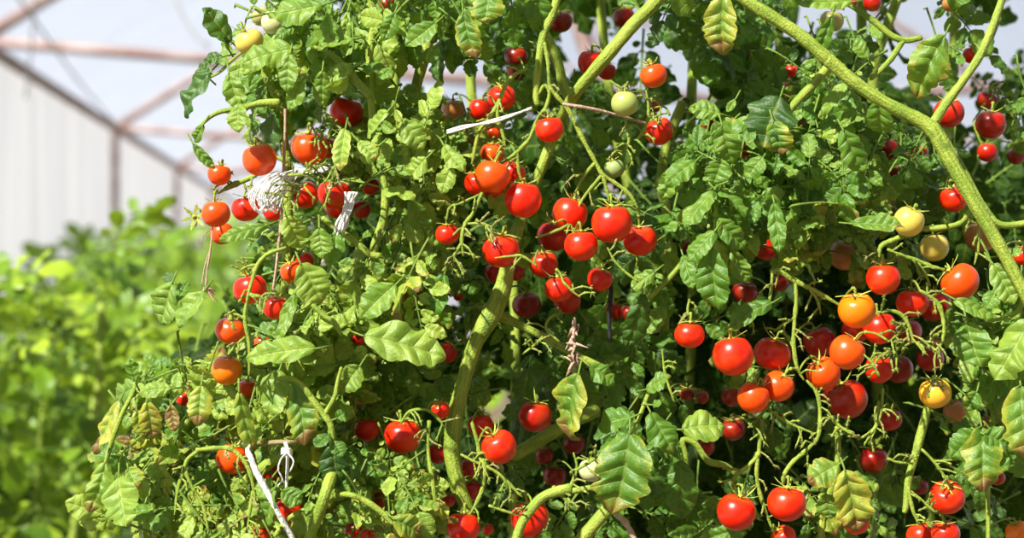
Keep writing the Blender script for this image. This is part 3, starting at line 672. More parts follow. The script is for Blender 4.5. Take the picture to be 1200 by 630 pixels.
stalk(PR,'branch',[(1040,45,4),(1020,120,4),(1000,180,4)][0:0] or [(1055,-10,6),(1040,30,6),(1025,75,6),(1022,120,6)],6,1.6)
stalk(PR,'branch',[(900,120,6),(930,103,6),(960,90,6),(990,80,6)],6,1.56)
stalk(PR,'branch',[(1085,340,3),(1150,640,3)][0:0] or [(1157,570,2.6),(1158,600,2.8),(1158,640,2.8)],2.8,1.38)
stalk(PR,'branch',[(980,500,3.4),(982,530,3.6),(978,560,3.6),(965,600,4),(962,640,4.6),(958,800,6,1.47),(970,1500,8,1.5),(1000,2500,10,1.54)],3.6,1.42)
stalk(PR,'branch',[(1088,470,4),(1084,490,5),(1078,512,5.5),(1072,535,4.5),(1065,560,4.5),(1062,590,4),(1060,600,3)],4.5,1.38)
truss(PR,[[(1138,247,4),(1124,262,3.8),(1100,267,4),(1076,269,4),(1052,279,3.8),(1034,287,3.6),(1030,298,3),(1032,310,2.4)],[(1040,292,2.4),(1060,300,2.8),(1075,305,3),(1092,312,3),(1108,316,2.4)],[(1075,305,2),(1085,322,2),(1090,335,2)],[(1146,232,2),(1147,260,2.4),(1146,290,2.6),(1142,310,2)]],3,1.395,3)
truss(PR,[[(1078,340,2.4),(1094,350,3.4),(1102,362,4),(1106,380,2.8),(1104,400,2.6),(1095,412,2.2)],[(1028,366,2),(1045,364,2.6),(1058,370,3),(1066,384,3),(1070,400,3)],[(1070,400,2.4),(1050,410,2.2),(1035,422,2)],[(1070,400,2.2),(1085,405,2.2),(1100,400,2)],[(1066,385,2),(1052,392,2),(1042,400,1.8)],[(1030,440,2),(1022,425,2.2),(1012,415,2)]],2.6,1.345,7,(10,22))
truss(PR,[[(905,318,3),(914,317,4),(930,328,3.8),(950,338,3.8),(968,348,3.4),(985,358,2.6)],[(932,330,3),(933,352,3.2),(931,378,3.4),(930,402,3.4),(934,430,2.8),(942,445,2.4)],[(950,340,2.6),(958,352,2.4),(962,368,2)],[(905,320,2),(903,345,2.4),(896,362,2.2),(880,372,2),(862,388,2)],[(931,372,2.4),(918,380,2.2),(907,388,2)]],3.2,1.402,3)
truss(PR,[[(945,445,2),(958,462,3),(961,490,3.2),(958,512,3.6),(945,527,3.4),(928,542,3.2),(918,558,3),(918,568,2.4)],[(900,478,2),(915,490,2.4),(935,500,2.4),(955,508,2)],[(1000,508,3),(985,500,3),(970,485,3)]],3,1.405,6)
truss(PR,[[(893,490,2.6),(890,520,3.4),(888,533,3.8),(876,546,3.2),(862,558,3),(858,572,2.6)],[(888,535,2.6),(887,560,3.2),(894,590,3),(906,622,2.8)],[(905,470,2),(890,488,2.4),(882,500,2)]],3,1.402,5,(12,24))
truss(PR,[[(1080,526,2.2),(1094,540,2.4),(1106,556,2.2),(1110,562,2)],[(1064,570,2.4),(1070,598,2.6),(1076,612,2.2)],[(1088,465,2),(1092,450,2),(1098,440,2)],[(1040,537,2.2),(1052,541,2.6),(1070,543,2.6)],[(1096,600,2),(1085,590,2),(1068,575,2)]],2.5,1.37,4)
truss(PR,[[(1178,95,2),(1163,100,2),(1155,120,2),(1140,142,2)],[(1163,100,2),(1170,115,2),(1163,128,2)],[(1140,142,2),(1150,168,2),(1156,168,2)]],2.2,1.54,1)
truss(PR,[[(1030,470,2),(1026,500,2.2),(1018,520,2)],[(1035,455,2.4),(1032,485,2.4),(1022,505,3.2),(1005,515,2.2)]],2.2,1.40,5)
truss(PC,[[(808,350,1.6),(806,362,2),(807,374,1.8)],[(850,385,2),(862,376,2),(880,368,2)],[(790,470,2),(780,440,2.2),(776,410,2)]],2,1.41,3)
# shaded plant behind
for (x0,x1,d) in ((560,600,1.7),(700,735,1.75),(820,800,1.72),(905,930,1.8),(1010,1040,1.75),(1120,1090,1.8),(470,455,1.72)):
    stalk(PB,'branch',[(x0,-40,6),(x0+(x1-x0)*.3+rng.normal(0,12),120,6),(x0+(x1-x0)*.6+rng.normal(0,14),320,6),(x1,700,7),(x1,1300,8),(x1,2080,9)],6,d)

# ---------------------------------------------------------------- link the fruits to their stalks
AP=np.concatenate(POLY)
for i,(x,y,r,l,c,lit,vis,lab) in enumerate(TOMDATA):
    P=TP[i]; R=TR[i]; q=proj(AP); tq=TQ[i]
    dx=q[:,0]-tq[0]; dy=q[:,1]-tq[1]; ds=np.hypot(dx,dy)+np.where(dy>0,40,0)+np.abs(AP[:,1]-P[1])*150
    ds=np.where(np.hypot(dx,dy)<TRP[i]*.55,900,ds)
    k=int(np.argmin(ds)); tgt=AP[k]
    if ds[k]>75: tgt=P+np.array([rng.normal(0,.008),.012,.03])
    v=nrm(tgt-P); axis=nrm(np.array([v[0]*.55,np.clip(v[1],-.3,.3)*.2-.12,.80])+rng.normal(0,.12,3))
    e=empty('tomato',P,lab[:200],'tomato','cherry tomatoes on the vines'); s=R/.014
    spin=rng.uniform(0,6.28); Mx=rot_from_up(axis,spin)
    fr=bpy.data.objects.new('fruit',FRUITS[rng.choice([0,0,1,2,2]) if 'ribbed' not in lab and 'lobed' not in lab else 3]); COL.objects.link(fr)
    fr.parent=e; fr.matrix_local=Mx @ __import__('mathutils').Matrix.Diagonal((s,s,s*rng.uniform(.96,1.06),1))
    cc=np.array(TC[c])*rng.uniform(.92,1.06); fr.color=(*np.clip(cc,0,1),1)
    ca=bpy.data.objects.new('calyx',CALYXES[rng.integers(0,len(CALYXES))]); COL.objects.link(ca); ca.parent=e
    sc=s*rng.uniform(.9,1.15); ca.matrix_local=Mx @ __import__('mathutils').Matrix.Diagonal((sc,sc,s,1))
    a=Acc(); top=P+axis*R*.78; kn=top+axis*R*.55+(tgt-top)*.15
    if np.linalg.norm(tgt-top)<R*.7: pts=[top,top+axis*R*.3,tgt]
    else: pts=[top,top+axis*R*.4,kn,(kn+tgt)*.5+np.array([0,0,.002]),tgt]
    rr=.00085 if R>.010 else .00065
    tube(a,pts,[rr*1.2]+[rr]*(len(pts)-1),7,4,.08)
    if len(pts)>3: tube(a,[kn-axis*.0012,kn,kn+axis*.0012],[rr*1.1,rr*1.9,rr*1.1],7,2)
    a.build('stalk',[STEM],e)
# ---------------------------------------------------------------- leaves the photo shows clearly
# base x,y, tip x,y, width, depth, tint, age   (one leaflet each, on a short stalk)
HERO=[
(272,50,240,12,30,1.40,.15,0,'L'),(268,58,262,44,12,1.40,.15,0,'L'),(262,66,240,70,16,1.40,.15,0,'L'),(247,84,210,128,34,1.40,.2,.05,'L'),(245,92,232,76,18,1.40,.2,0,'L'),
(268,85,279,128,24,1.37,.7,.1,'L'),(281,120,275,153,26,1.36,.75,.1,'L'),(238,146,226,168,14,1.37,.6,.1,'L'),(226,168,248,198,12,1.37,.5,.35,'L'),(325,130,308,178,30,1.43,.25,0,'L'),
(345,58,285,66,40,1.35,.75,0,'L'),(380,5,318,24,36,1.35,.7,0,'L'),(340,62,334,105,24,1.355,.7,0,'L'),(385,8,388,56,26,1.36,.6,0,'L'),(408,12,398,64,14,1.36,.8,0,'L'),(378,82,376,124,20,1.36,.7,0,'L'),(356,92,340,127,20,1.355,.7,0,'L'),(415,46,372,54,22,1.36,.75,.05,'L'),
(512,26,480,54,26,1.38,.65,0,'L'),(514,52,503,75,14,1.37,.6,0,'L'),(508,0,512,26,22,1.38,.6,0,'L'),(463,14,452,46,20,1.38,.6,0,'L'),(543,14,551,66,28,1.38,.35,.5,'C'),(572,-8,572,24,38,1.37,.6,.45,'C'),(630,-8,632,38,32,1.40,.35,.1,'C'),
(848,-6,842,62,40,1.35,.7,.62,'R'),(800,14,812,52,26,1.50,.2,0,'C'),(868,45,852,92,30,1.50,.15,0,'R'),(846,134,811,122,24,1.37,.7,0,'C'),(846,146,856,192,32,1.365,.65,0,'C'),(846,186,840,215,30,1.37,.6,0,'C'),(816,188,780,212,26,1.37,.6,0,'C'),(862,116,852,130,9,1.37,.7,0,'C'),(834,158,824,166,11,1.37,.6,0,'C'),(848,172,832,178,12,1.37,.7,0,'C'),
(915,112,890,166,62,1.365,.1,.25,'R'),(906,142,914,180,36,1.355,.6,.5,'R'),(895,183,876,206,24,1.36,.65,0,'R'),(880,150,878,166,14,1.36,.5,.2,'R'),(975,18,957,66,17,1.345,.6,0,'R'),(1108,40,1064,106,42,1.35,.65,.42,'R'),(1100,62,1100,96,28,1.38,.4,.6,'R'),(1030,116,1031,160,30,1.38,.6,.05,'R'),(988,152,1009,202,30,1.36,.6,.15,'R'),(1018,70,1000,44,18,1.37,.65,0,'R'),(1000,2,942,4,24,1.36,.75,0,'R'),
(993,118,984,128,13,1.37,.6,0,'R'),(1001,112,1009,130,13,1.37,.65,0,'R'),(996,140,986,148,10,1.37,.7,0,'R'),(1002,142,1012,134,10,1.37,.7,0,'R'),(958,138,940,128,16,1.40,.5,.1,'R'),(960,150,978,142,14,1.40,.5,0,'R'),
(202,331,188,378,38,1.37,.7,.1,'L'),(240,340,210,382,32,1.36,.7,.2,'L'),(208,352,220,326,15,1.38,.5,0,'L'),(202,330,194,320,14,1.38,.2,0,'L'),(312,264,258,278,20,1.355,.65,.1,'L'),(335,252,352,290,30,1.355,.85,.1,'L'),(374,266,378,302,26,1.36,.7,.1,'L'),(396,268,388,308,24,1.37,.6,.3,'L'),(352,308,378,352,40,1.35,.8,.3,'L'),(465,332,423,368,34,1.36,.7,.2,'L'),(425,393,520,412,50,1.345,.8,.2,'L'),(372,408,288,414,32,1.345,.8,.15,'L'),(346,343,322,402,22,1.36,.7,.25,'L'),
(521,320,507,376,26,1.38,.45,.05,'C'),(480,234,500,272,24,1.39,.6,.1,'L'),(835,290,834,360,38,1.36,.5,0,'C'),(838,270,806,304,28,1.36,.6,0,'C'),(839,256,872,292,26,1.365,.6,0,'C'),(836,224,802,260,28,1.37,.65,0,'C'),(842,224,874,248,26,1.37,.6,0,'C'),(800,192,778,232,26,1.38,.7,.1,'C'),(858,293,873,332,22,1.38,.65,.05,'C'),(800,298,811,336,18,1.38,.6,0,'C'),(768,318,738,336,20,1.38,.7,0,'C'),(753,343,744,408,28,1.40,.2,0,'C'),(778,358,758,392,26,1.43,.7,.3,'C'),(906,354,850,374,26,1.38,.4,.2,'R'),(907,236,915,294,20,1.37,.5,.2,'R'),(800,262,782,268,24,1.39,.6,0,'C'),
(998,262,1056,262,26,1.365,.6,.35,'R'),(1163,308,1192,352,30,1.37,.75,.15,'R'),(1170,338,1155,358,20,1.37,.6,.05,'R'),(1118,350,1164,372,24,1.365,.7,.1,'R'),(1134,378,1143,428,44,1.37,.6,.05,'R'),(1208,374,1170,444,48,1.345,.8,.1,'R'),(1170,300,1196,292,22,1.38,.7,.1,'R'),
(159,448,153,420,16,1.38,.6,.1,'L'),(202,455,163,455,20,1.37,.75,.3,'L'),(141,468,113,532,30,1.37,.7,.7,'L'),(139,557,146,616,46,1.355,.8,.05,'L'),(124,540,112,600,28,1.37,.75,.4,'L'),(236,450,233,494,28,1.36,.75,.6,'L'),(280,458,290,528,20,1.35,.75,.5,'L'),(328,432,308,492,42,1.38,.75,.35,'L'),(422,428,400,458,30,1.36,.75,.3,'L'),(344,446,368,514,38,1.365,.55,.5,'L'),(172,470,180,512,26,1.37,.7,.75,'L'),(200,473,204,504,16,1.37,.6,.85,'L'),(160,480,168,510,20,1.38,.6,.6,'L'),(150,548,160,570,26,1.37,.7,.5,'L'),
(386,508,371,524,18,1.36,.25,.1,'L'),(390,516,402,532,18,1.36,.3,0,'L'),(390,520,392,570,34,1.37,.1,0,'L'),(378,498,373,492,12,1.36,.5,0,'L'),(394,490,404,484,14,1.36,.5,0,'L'),
(678,437,656,512,58,1.35,.45,.55,'C'),(690,428,720,448,26,1.36,.6,0,'C'),(742,488,700,497,32,1.36,.5,.1,'C'),(738,506,732,600,70,1.345,.42,.40,'C'),(762,482,787,528,36,1.36,.5,.25,'C'),(757,456,783,443,24,1.36,.6,.25,'C'),(764,474,775,472,11,1.36,.6,.1,'C'),(799,503,848,493,40,1.37,.8,.2,'C'),(797,538,801,608,36,1.38,.3,.05,'C'),(620,430,610,478,28,1.48,.3,0,'C'),(570,425,562,468,22,1.49,.4,0,'C'),(606,480,590,486,20,1.47,.4,0,'C'),
(984,543,947,562,34,1.36,.7,.45,'R'),(990,550,1010,618,46,1.35,.75,.72,'R'),(992,556,1030,566,26,1.36,.7,.3,'R'),(968,578,972,608,28,1.36,.65,.2,'R'),(1150,498,1154,572,48,1.355,.55,.5,'R'),(1148,506,1116,532,34,1.36,.5,.1,'R'),(1152,508,1182,520,30,1.36,.55,.2,'R'),(1155,530,1180,550,26,1.36,.5,.1,'R'),(1196,450,1200,534,50,1.345,.6,.5,'R'),(1200,400,1180,452,30,1.35,.6,.1,'R'),(1145,458,1134,480,20,1.37,.5,.4,'R'),
(462,608,494,624,28,1.355,.7,.55,'L'),(330,574,352,590,24,1.355,.6,0,'L'),(322,572,308,610,28,1.355,.65,0,'L'),(318,560,300,580,20,1.36,.7,.05,'L'),(425,280,440,268,10,1.4,.6,0,'L'),(640,620,630,640,20,1.4,.5,0,'C'),(865,620,820,632,22,1.4,.6,0,'C'),
(415,78,380,92,20,1.36,.75,.05,'L'),(455,130,430,160,26,1.36,.8,.2,'L'),(470,140,495,172,28,1.37,.75,.3,'L'),(500,185,478,206,26,1.365,.85,.2,'L'),(520,170,540,200,22,1.37,.8,.1,'L'),(530,195,515,222,22,1.365,.8,.15,'L'),(445,170,420,190,22,1.36,.85,.3,'L'),
(405,150,398,196,22,1.355,.85,.4,'L'),(420,165,440,182,18,1.355,.8,.4,'L'),
]
PLANTS={'L':PL,'C':PC,'R':PR,'B':PB}
LEAVES={'L':[],'C':[],'R':[],'B':[]}      # (how large it shows, Acc)
def hero(bx,by,tx,ty,w,d,tint,age,k):
    a=Acc(); P=at(bx,by,d+rng.uniform(-.006,.006)); T=at(tx,ty,d+rng.uniform(-.012,.012)); v=T-P; ln=np.linalg.norm(v)
    n=nrm(np.array([-.1,-.85,.5])+rng.normal(0,.22,3))
    V,f,uv=leaflet(ln*1.04,w/F*d*1.1,.15 if w>20 else .12,rng.uniform(.08,.45),rng.uniform(-.1,.4),40,10,rng.uniform(.03,.09),.25 if w>44 else 0)
    a.add(V@frame(v,n)+P,f,uv,tint,age,0)
    back=P-nrm(v)*.008+np.array([0,.006,.001]); tube(a,[P+v*.03,P,back],[.0006,.0007,.0007],6,2,mat=1)
    return a
for h in HERO: LEAVES[h[8]].append((9.0,hero(*h)))
HQ=np.array([((h[0]+h[2])/2,(h[1]+h[3])/2,math.hypot(h[0]-h[2],h[1]-h[3])*.42,h[5]) for h in HERO])

# ---------------------------------------------------------------- whole leaves that fill the plants
SKY=[(512,84,26),(540,92,18),(470,75,8),(686,38,16),(784,66,16),(800,92,14),(760,60,10),(1128,118,14),(1133,95,10),(1080,20,14),(1070,72,10),(950,10,10),(1150,160,10),(1118,150,8),(1030,50,6),(716,60,12),(1180,30,8)]
KEEPOUT+=[(256,200,22),(262,160,20),(240,230,14),(230,254,14),(322,212,24),(397,258,18),(345,205,18),(408,243,9),(401,262,9),(392,282,9),(384,300,9),(412,228,9),(337,535,12),(310,570,10)]
# thick stems stay in sight
for pts in ([(590,330),(570,380),(552,410),(543,445),(534,490),(530,530),(536,565)],[(762,8),(735,38),(712,64),(690,92)],[(905,20),(940,45),(966,66),(1000,95),(1040,122),(1078,141),(1112,185),(1133,222),(1158,265),(1185,315)],[(450,210),(448,253),(440,290)],[(1140,75),(1115,112)],[(612,380),(640,396)],[(620,600),(640,580)],[(1060,272),(1100,268)],[(920,322),(960,345)],[(955,520),(925,545)],[(205,585),(218,545),(260,526)],[(290,350),(300,320)],[(690,180),(667,130)],[(633,125),(606,178)],[(700,240),(660,270)],[(555,235),(542,280)]):
    for (x0,y0),(x1,y1) in zip(pts[:-1],pts[1:]):
        for t in np.linspace(0,1,4): KEEPOUT.append((x0+(x1-x0)*t,y0+(y1-y0)*t,9))
LITPTS=[]
for pts,d in (([(590,335),(577,366),(558,400),(545,440)],1.43),([(532,500),(530,530)],1.43),([(770,0),(741,30),(716,60),(692,88)],1.41),([(905,20),(938,42)],1.35),([(975,74),(1002,97),(1040,122),(1078,141),(1112,185),(1133,222),(1158,265),(1178,300)],1.35),([(450,210),(450,253),(438,293)],1.40),([(465,253),(460,287)],1.44)):
    LITPTS+=list(catmull(np.array([at(x,y,d) for x,y in pts]),3))
LITPTS=np.array(LITPTS)
REG=[ # cx,cy,rx,ry,n,d0,d1,size px,tint,age,plant
(365,65,75,60,26,1.37,1.46,95,.65,.08,'L'),(440,100,50,85,18,1.38,1.48,90,.6,.1,'L'),(475,185,60,55,34,1.37,1.46,75,.75,.2,'L'),(540,215,35,45,10,1.40,1.47,70,.7,.15,'C'),
(425,215,35,60,12,1.39,1.46,70,.75,.25,'L'),(300,100,28,40,5,1.42,1.48,80,.4,.05,'L'),(330,300,30,50,10,1.42,1.50,75,.6,.15,'L'),(440,330,70,80,30,1.37,1.48,85,.7,.2,'L'),(365,400,60,60,24,1.37,1.47,90,.7,.2,'L'),
(260,470,70,50,18,1.39,1.47,85,.65,.3,'L'),(180,500,60,60,16,1.39,1.46,80,.65,.45,'L'),(200,585,85,45,28,1.38,1.47,90,.65,.25,'L'),(330,480,70,60,22,1.37,1.47,85,.65,.25,'L'),(420,490,60,80,22,1.38,1.48,90,.5,.15,'L'),
(350,600,110,40,36,1.36,1.46,75,.75,.25,'L'),(460,590,55,50,26,1.36,1.45,65,.75,.25,'L'),(500,430,50,70,12,1.45,1.52,80,.5,.1,'C'),
(490,25,70,40,18,1.38,1.50,85,.5,.05,'L'),(590,30,60,45,14,1.45,1.58,90,.3,.05,'C'),(640,90,50,50,8,1.5,1.6,75,.4,.1,'C'),(520,150,60,25,12,1.42,1.5,60,.7,.3,'C'),(700,150,60,60,9,1.46,1.56,80,.45,.1,'C'),
(820,30,70,40,14,1.45,1.62,90,.35,.08,'C'),(880,60,50,60,14,1.45,1.60,90,.35,.05,'R'),(830,230,60,80,26,1.38,1.48,85,.55,.08,'C'),(900,200,55,60,22,1.39,1.50,85,.5,.15,'R'),(950,140,50,50,16,1.42,1.54,75,.5,.08,'R'),
(1000,60,60,60,20,1.38,1.50,80,.55,.08,'R'),(1100,40,90,45,26,1.38,1.52,85,.5,.12,'R'),(1180,90,30,90,12,1.42,1.55,85,.45,.15,'R'),(1050,190,80,45,22,1.45,1.60,85,.35,.08,'R'),(980,230,60,50,22,1.38,1.48,75,.65,.2,'R'),
(1090,210,50,40,8,1.5,1.6,80,.3,.05,'R'),(1030,290,60,30,10,1.42,1.52,65,.6,.2,'R'),(930,280,45,45,14,1.40,1.50,70,.55,.2,'R'),(1165,380,40,60,16,1.38,1.47,90,.6,.12,'R'),(1180,460,35,60,12,1.38,1.47,90,.6,.25,'R'),
(1140,520,45,50,9,1.40,1.50,80,.5,.2,'R'),(1000,590,60,40,9,1.42,1.52,75,.5,.25,'R'),(960,520,80,50,4,1.5,1.6,80,.3,.05,'R'),(750,300,60,70,14,1.44,1.55,80,.5,.08,'C'),(700,420,70,50,14,1.45,1.56,75,.5,.08,'C'),
(780,440,60,50,6,1.48,1.58,80,.35,.1,'C'),(740,520,50,70,10,1.42,1.52,85,.45,.15,'C'),(820,600,60,40,10,1.42,1.54,80,.5,.1,'C'),(620,440,60,50,4,1.50,1.58,80,.35,.05,'C'),(600,560,60,50,3,1.48,1.58,80,.35,.08,'C'),
(690,610,70,30,8,1.45,1.55,75,.4,.05,'C'),(640,180,80,50,8,1.5,1.6,75,.5,.1,'C'),(560,330,50,50,10,1.45,1.55,65,.5,.12,'C'),(1090,590,90,40,5,1.48,1.58,80,.35,.1,'R'),(880,400,60,60,3,1.5,1.58,70,.4,.1,'R'),
(500,300,40,60,14,1.42,1.52,70,.6,.12,'L'),
]
def keep_h(P,size):
    q=proj(P); r=size*.3*F/P[1]
    dd=np.hypot(HQ[:,0]-q[0],HQ[:,1]-q[1])
    return np.any((dd<HQ[:,2]*.8)&(P[1]<HQ[:,3]+.01))
DEN=float(globals().get('DENS',1.0))
def leaf_at(x,y,d,size,tint,age,k,res=(20,6),cull=True,pairs=None,off_sky=True):
    sz=size/F*d
    if off_sky and any(math.hypot(x-a,y-b)<r+size*.25 for a,b,r in SKY): return
    ang=rng.normal(-1.3,.85)                        # most hang, some spread sideways or up
    if rng.random()<.2: ang=rng.uniform(-3.1,3.1)
    if k=='L' and x<330 and rng.random()<.6: ang=rng.normal(-2.2,.5)
    v=np.array([math.cos(ang),rng.normal(-.25,.3),math.sin(ang)])
    P=at(x,y,d)-nrm(v)*sz*.55
    n=nrm(np.array([-.2,-.75,.62])+rng.normal(0,.42,3))
    c=P+nrm(v)*sz*.6
    if cull and keep_h(c,sz): return
    if k=='L': tint=min(1,tint+.12)
    a=Acc(); n_=compound(a,P,v,n,sz,tint,age,pairs if pairs else int(rng.choice([1,2,2,3])),res,cull,rng.uniform(.1,.7))
    if n_<2: return
    LEAVES[k].append((sz/d*F/100*(1.6-d),a))
for (cx,cy,rx,ry,n,d0,d1,size,tint,age,k) in REG:
    for _ in range(int(n*DEN*1.1)):
        th=rng.uniform(0,6.283); rr=math.sqrt(rng.random()); x=cx+rx*rr*math.cos(th); y=cy+ry*rr*math.sin(th)
        f=rng.random(); d=d0+(d1-d0)*f
        leaf_at(x,y,d,size*1.18*rng.uniform(.65,1.25),float(np.clip(rng.normal(tint,.15),0,1)),float(np.clip(abs(rng.normal(age,age*.8+.03)),0,.9)),k)
# deep, shaded mass
n_deep=0
def left_edge(y):
    return np.interp(y,[-60,0,60,150,250,310,360,430,480,560,680],[300,300,310,325,330,320,290,230,190,170,165])
for _ in range(int(1250*DEN)):
    y=rng.uniform(-60,680); x=rng.uniform(left_edge(y),1240); d=rng.uniform(1.66,2.15)
    if y<70 and rng.random()<.45: continue
    if y<190 and rng.random()<.35: continue
    if any(math.hypot(x-a,y-b)<r+26 for a,b,r in SKY): continue
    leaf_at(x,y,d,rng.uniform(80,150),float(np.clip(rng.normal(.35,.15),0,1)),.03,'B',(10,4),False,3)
# the crowns go on above the top of the picture
for _ in range(int(150*DEN)):
    x=rng.uniform(330,1250); y=rng.uniform(-330,-45); d=rng.uniform(1.33,1.75)
    leaf_at(x,y,d,rng.uniform(95,140),float(np.clip(rng.normal(.5,.15),0,1)),.03,'L' if x<500 else 'C' if x<840 else 'R',(10,4),True,3)
for k,p in PLANTS.items():
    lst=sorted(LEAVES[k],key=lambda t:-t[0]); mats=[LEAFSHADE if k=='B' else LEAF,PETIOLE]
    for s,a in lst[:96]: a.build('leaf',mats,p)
    rest=Acc()
    for s,a in lst[96:]: rest.merge(a)
    if rest.n:
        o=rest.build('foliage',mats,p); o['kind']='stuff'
    print('LEAVES',k,len(lst),rest.n)
# ---------------------------------------------------------------- greenhouse
def house():
    FILMW=film_material('film_wall',.3,(.66,.67,.70),(.77,.78,.80)); FILMR=film_material('film_roof',.86,(.5,.52,.56),(.62,.63,.66))
    STEEL=simple_material('rusty_steel',(.27,.17,.15),(.42,.33,.32),6,.6,.2,.2)
    SOIL=simple_material('soil',(.10,.065,.04),(.22,.16,.10),9,.95,0,1.0)
    HE=1.1                                            # eave above the camera
    yaw=math.radians(5.25); A=np.array([-math.sin(yaw),math.cos(yaw),0]); Bv=np.array([math.cos(yaw),math.sin(yaw),0])
    E0=np.array([-2.58,9.1,CAMZ+HE])                    # eave at the second bay
    W=7.6; RISE=W/2*.64
    def sheet(name,c,mat,thick=.004,kind='structure'):
        me=bpy.data.meshes.new(name); c=[np.array(q,float) for q in c]; nn=nrm(np.cross(c[1]-c[0],c[2]-c[0]))*thick
        v=c+[q+nn for q in c]; me.from_pydata([tuple(q) for q in v],[],[(3,2,1,0),(4,5,6,7),(0,1,5,4),(1,2,6,5),(2,3,7,6),(3,0,4,7)])
        me.materials.append(mat); me.update(); o=bpy.data.objects.new(name,me); COL.objects.link(o); o['kind']=kind; return o
    s0=E0-A*14; s1=E0+A*34; G=lambda p:np.array([p[0],p[1],0.0]); out=-Bv*.06
    r0=s0+Bv*W; r1=s1+Bv*W; k0=s0+Bv*W/2+UP*RISE; k1=s1+Bv*W/2+UP*RISE
    sheet('wall_left',[G(s0)+out,G(s1)+out,s1+out,s0+out],FILMW)
    sheet('wall_right',[G(r0)-out,r0-out,r1-out,G(r1)-out],FILMW)
    sheet('ceiling_left',[s0+out,s1+out,k1+UP*.05,k0+UP*.05],FILMR); sheet('ceiling_right',[k0+UP*.05,k1+UP*.05,r1-out,r0-out],FILMR)
    sheet('wall_back',[G(s1),G(r1),r1,s1],FILMW)
    me=bpy.data.meshes.new('gable'); v=[s1,r1,k1,s1+A*.004,r1+A*.004,k1+A*.004]; me.from_pydata([tuple(q) for q in v],[],[(0,1,2),(5,4,3),(0,3,4,1),(1,4,5,2),(2,5,3,0)]); me.materials.append(FILMW); me.update()
    o=bpy.data.objects.new('wall_back_gable',me); COL.objects.link(o); o['kind']='structure'
    n=60; vs=[];fs=[]
    for i in range(n+1):
        for j in range(n+1):
            x=-16+36*i/n; y=-6+58*j/n; vs.append((x,y,.02*math.sin(x*5)+random.uniform(-.02,.02)))
    for i in range(n):
        for j in range(n): a=i*(n+1)+j; fs.append((a,a+n+1,a+n+2,a+1))
    me=bpy.data.meshes.new('floor'); me.from_pydata(vs,[],fs); me.materials.append(SOIL); me.update(); o=bpy.data.objects.new('floor',me); COL.objects.link(o); o['kind']='structure'
    def pipe(name,p,q,r,parent,sides=10):
        a=Acc(); tube(a,[p,(np.array(p)+q)/2,q],[r]*3,sides,2); return a.build(name,[STEEL],parent)
    bays=[(.0,'pinkish steel greenhouse frame whose tie bar crosses the upper left sky'),(5.6,'rusty steel greenhouse frame with the thin post beyond the far tomato plants'),(11.2,'more distant rusty steel frame whose post shows beside the left tomatoes'),(16.8,'steel frame well down the greenhouse, mostly hidden by leaves')]
    for off,lab in bays:
        p=E0+A*off; t=empty('greenhouse_frame',G(p),lab,'frame','steel frames of the greenhouse')
        c=p+Bv*W/2+UP*RISE; q=p+Bv*W
        pipe('post',G(p),p,.032,t); pipe('post',G(q),q,.032,t); pipe('rafter',p,c,.032,t); pipe('rafter',c,q,.032,t)
        sag=-.07 if off<12 else 0
        pipe('tie_bar',p,p+Bv*W/2+UP*sag*W/2*1.0,.028,t); pipe('tie_bar',p+Bv*W/2+UP*sag*W/2,q,.028,t)
        pipe('strut',p+Bv*W/2+UP*sag*W/2,c,.02,t)
    t=empty('eave_rail',tuple(s0),'long rusty brown rail running down the left eave of the greenhouse','rail')
    pipe('rail',s0-UP*.0,s1,.036,t)
    WIRE=simple_material('grey_wire',(.35,.35,.38),(.45,.45,.48),20,.5)
    for (p,q,d0,d1,lab) in (((20,-5),(140,150),7.,12.,'thin grey support wire slanting down towards the eave joint'),((200,-10),(245,55),6.,6.,'short grey wire slanting beside the upper left leaves'),((42,-5),(30,115),8.,9.,'faint string hanging from the roof near the left corner'),((665,-20),(720,130),4.,4.,'pale pinkish pole leaning in the gap at the top of the bush')):
        a=Acc(); r=.006 if 'pole' not in lab else .02; tube(a,[at(*p,d0),(at(*p,d0)+at(*q,d1))/2+np.array([0,0,-.03]),at(*q,d1)],[r]*3,6,4)
        o=a.build('support_wire' if 'pole' not in lab else 'thin_pole',[WIRE if 'pole' not in lab else STEEL]); o['label']=lab; o['category']='wire' if 'pole' not in lab else 'pole'
    # ------------------------------------------------------------ rows of plants behind
    def far_plant(name,loc,h,w,n,label,group,size=.24,seed=0,tint=.6):
        e=empty(name,loc,label,'plant',group); base=np.array(loc,float)
        st=Acc()
        for k in range(4):
            a=rng.uniform(0,6.28); top=base+np.array([math.cos(a)*w*.35,math.sin(a)*w*.35,h*rng.uniform(.8,1.0)])
            tube(st,[base,base*.5+top*.5+rng.normal(0,.05,3),top],[.012,.01,.006],6,4)
        st.build('stem',[STEM],e)
        fo=Acc()
        for k in range(n):
            th=rng.uniform(0,6.28); zz=rng.random()**.8; rr=w*.5*math.sqrt(rng.uniform(.25,1))*(1.1-.55*zz)
            P=base+np.array([rr*math.cos(th),rr*math.sin(th),.1+zz*(h-.12)])
            v=np.array([math.cos(th)+rng.normal(0,.5),math.sin(th)+rng.normal(0,.5),rng.normal(-.25,.5)])
            compound(fo,P,v,np.array([-.1,-.5,.8])+rng.normal(0,.35,3),size*rng.uniform(.7,1.2),float(np.clip(rng.normal(tint,.28),0,1)),0.,3,(5,4),False,.5,False,.55)
        # upright shoots at the top
        for k in range(9):
            th=rng.uniform(0,6.28); P=base+np.array([w*.3*math.cos(th),w*.3*math.sin(th),h*rng.uniform(.88,1.0)])
            compound(fo,P,np.array([math.cos(th)*.8,math.sin(th)*.8,.9]),np.array([-.3,-.7,.5])+rng.normal(0,.3,3),size*1.0,.5,0.,3,(5,4),False,.5,False,.5)
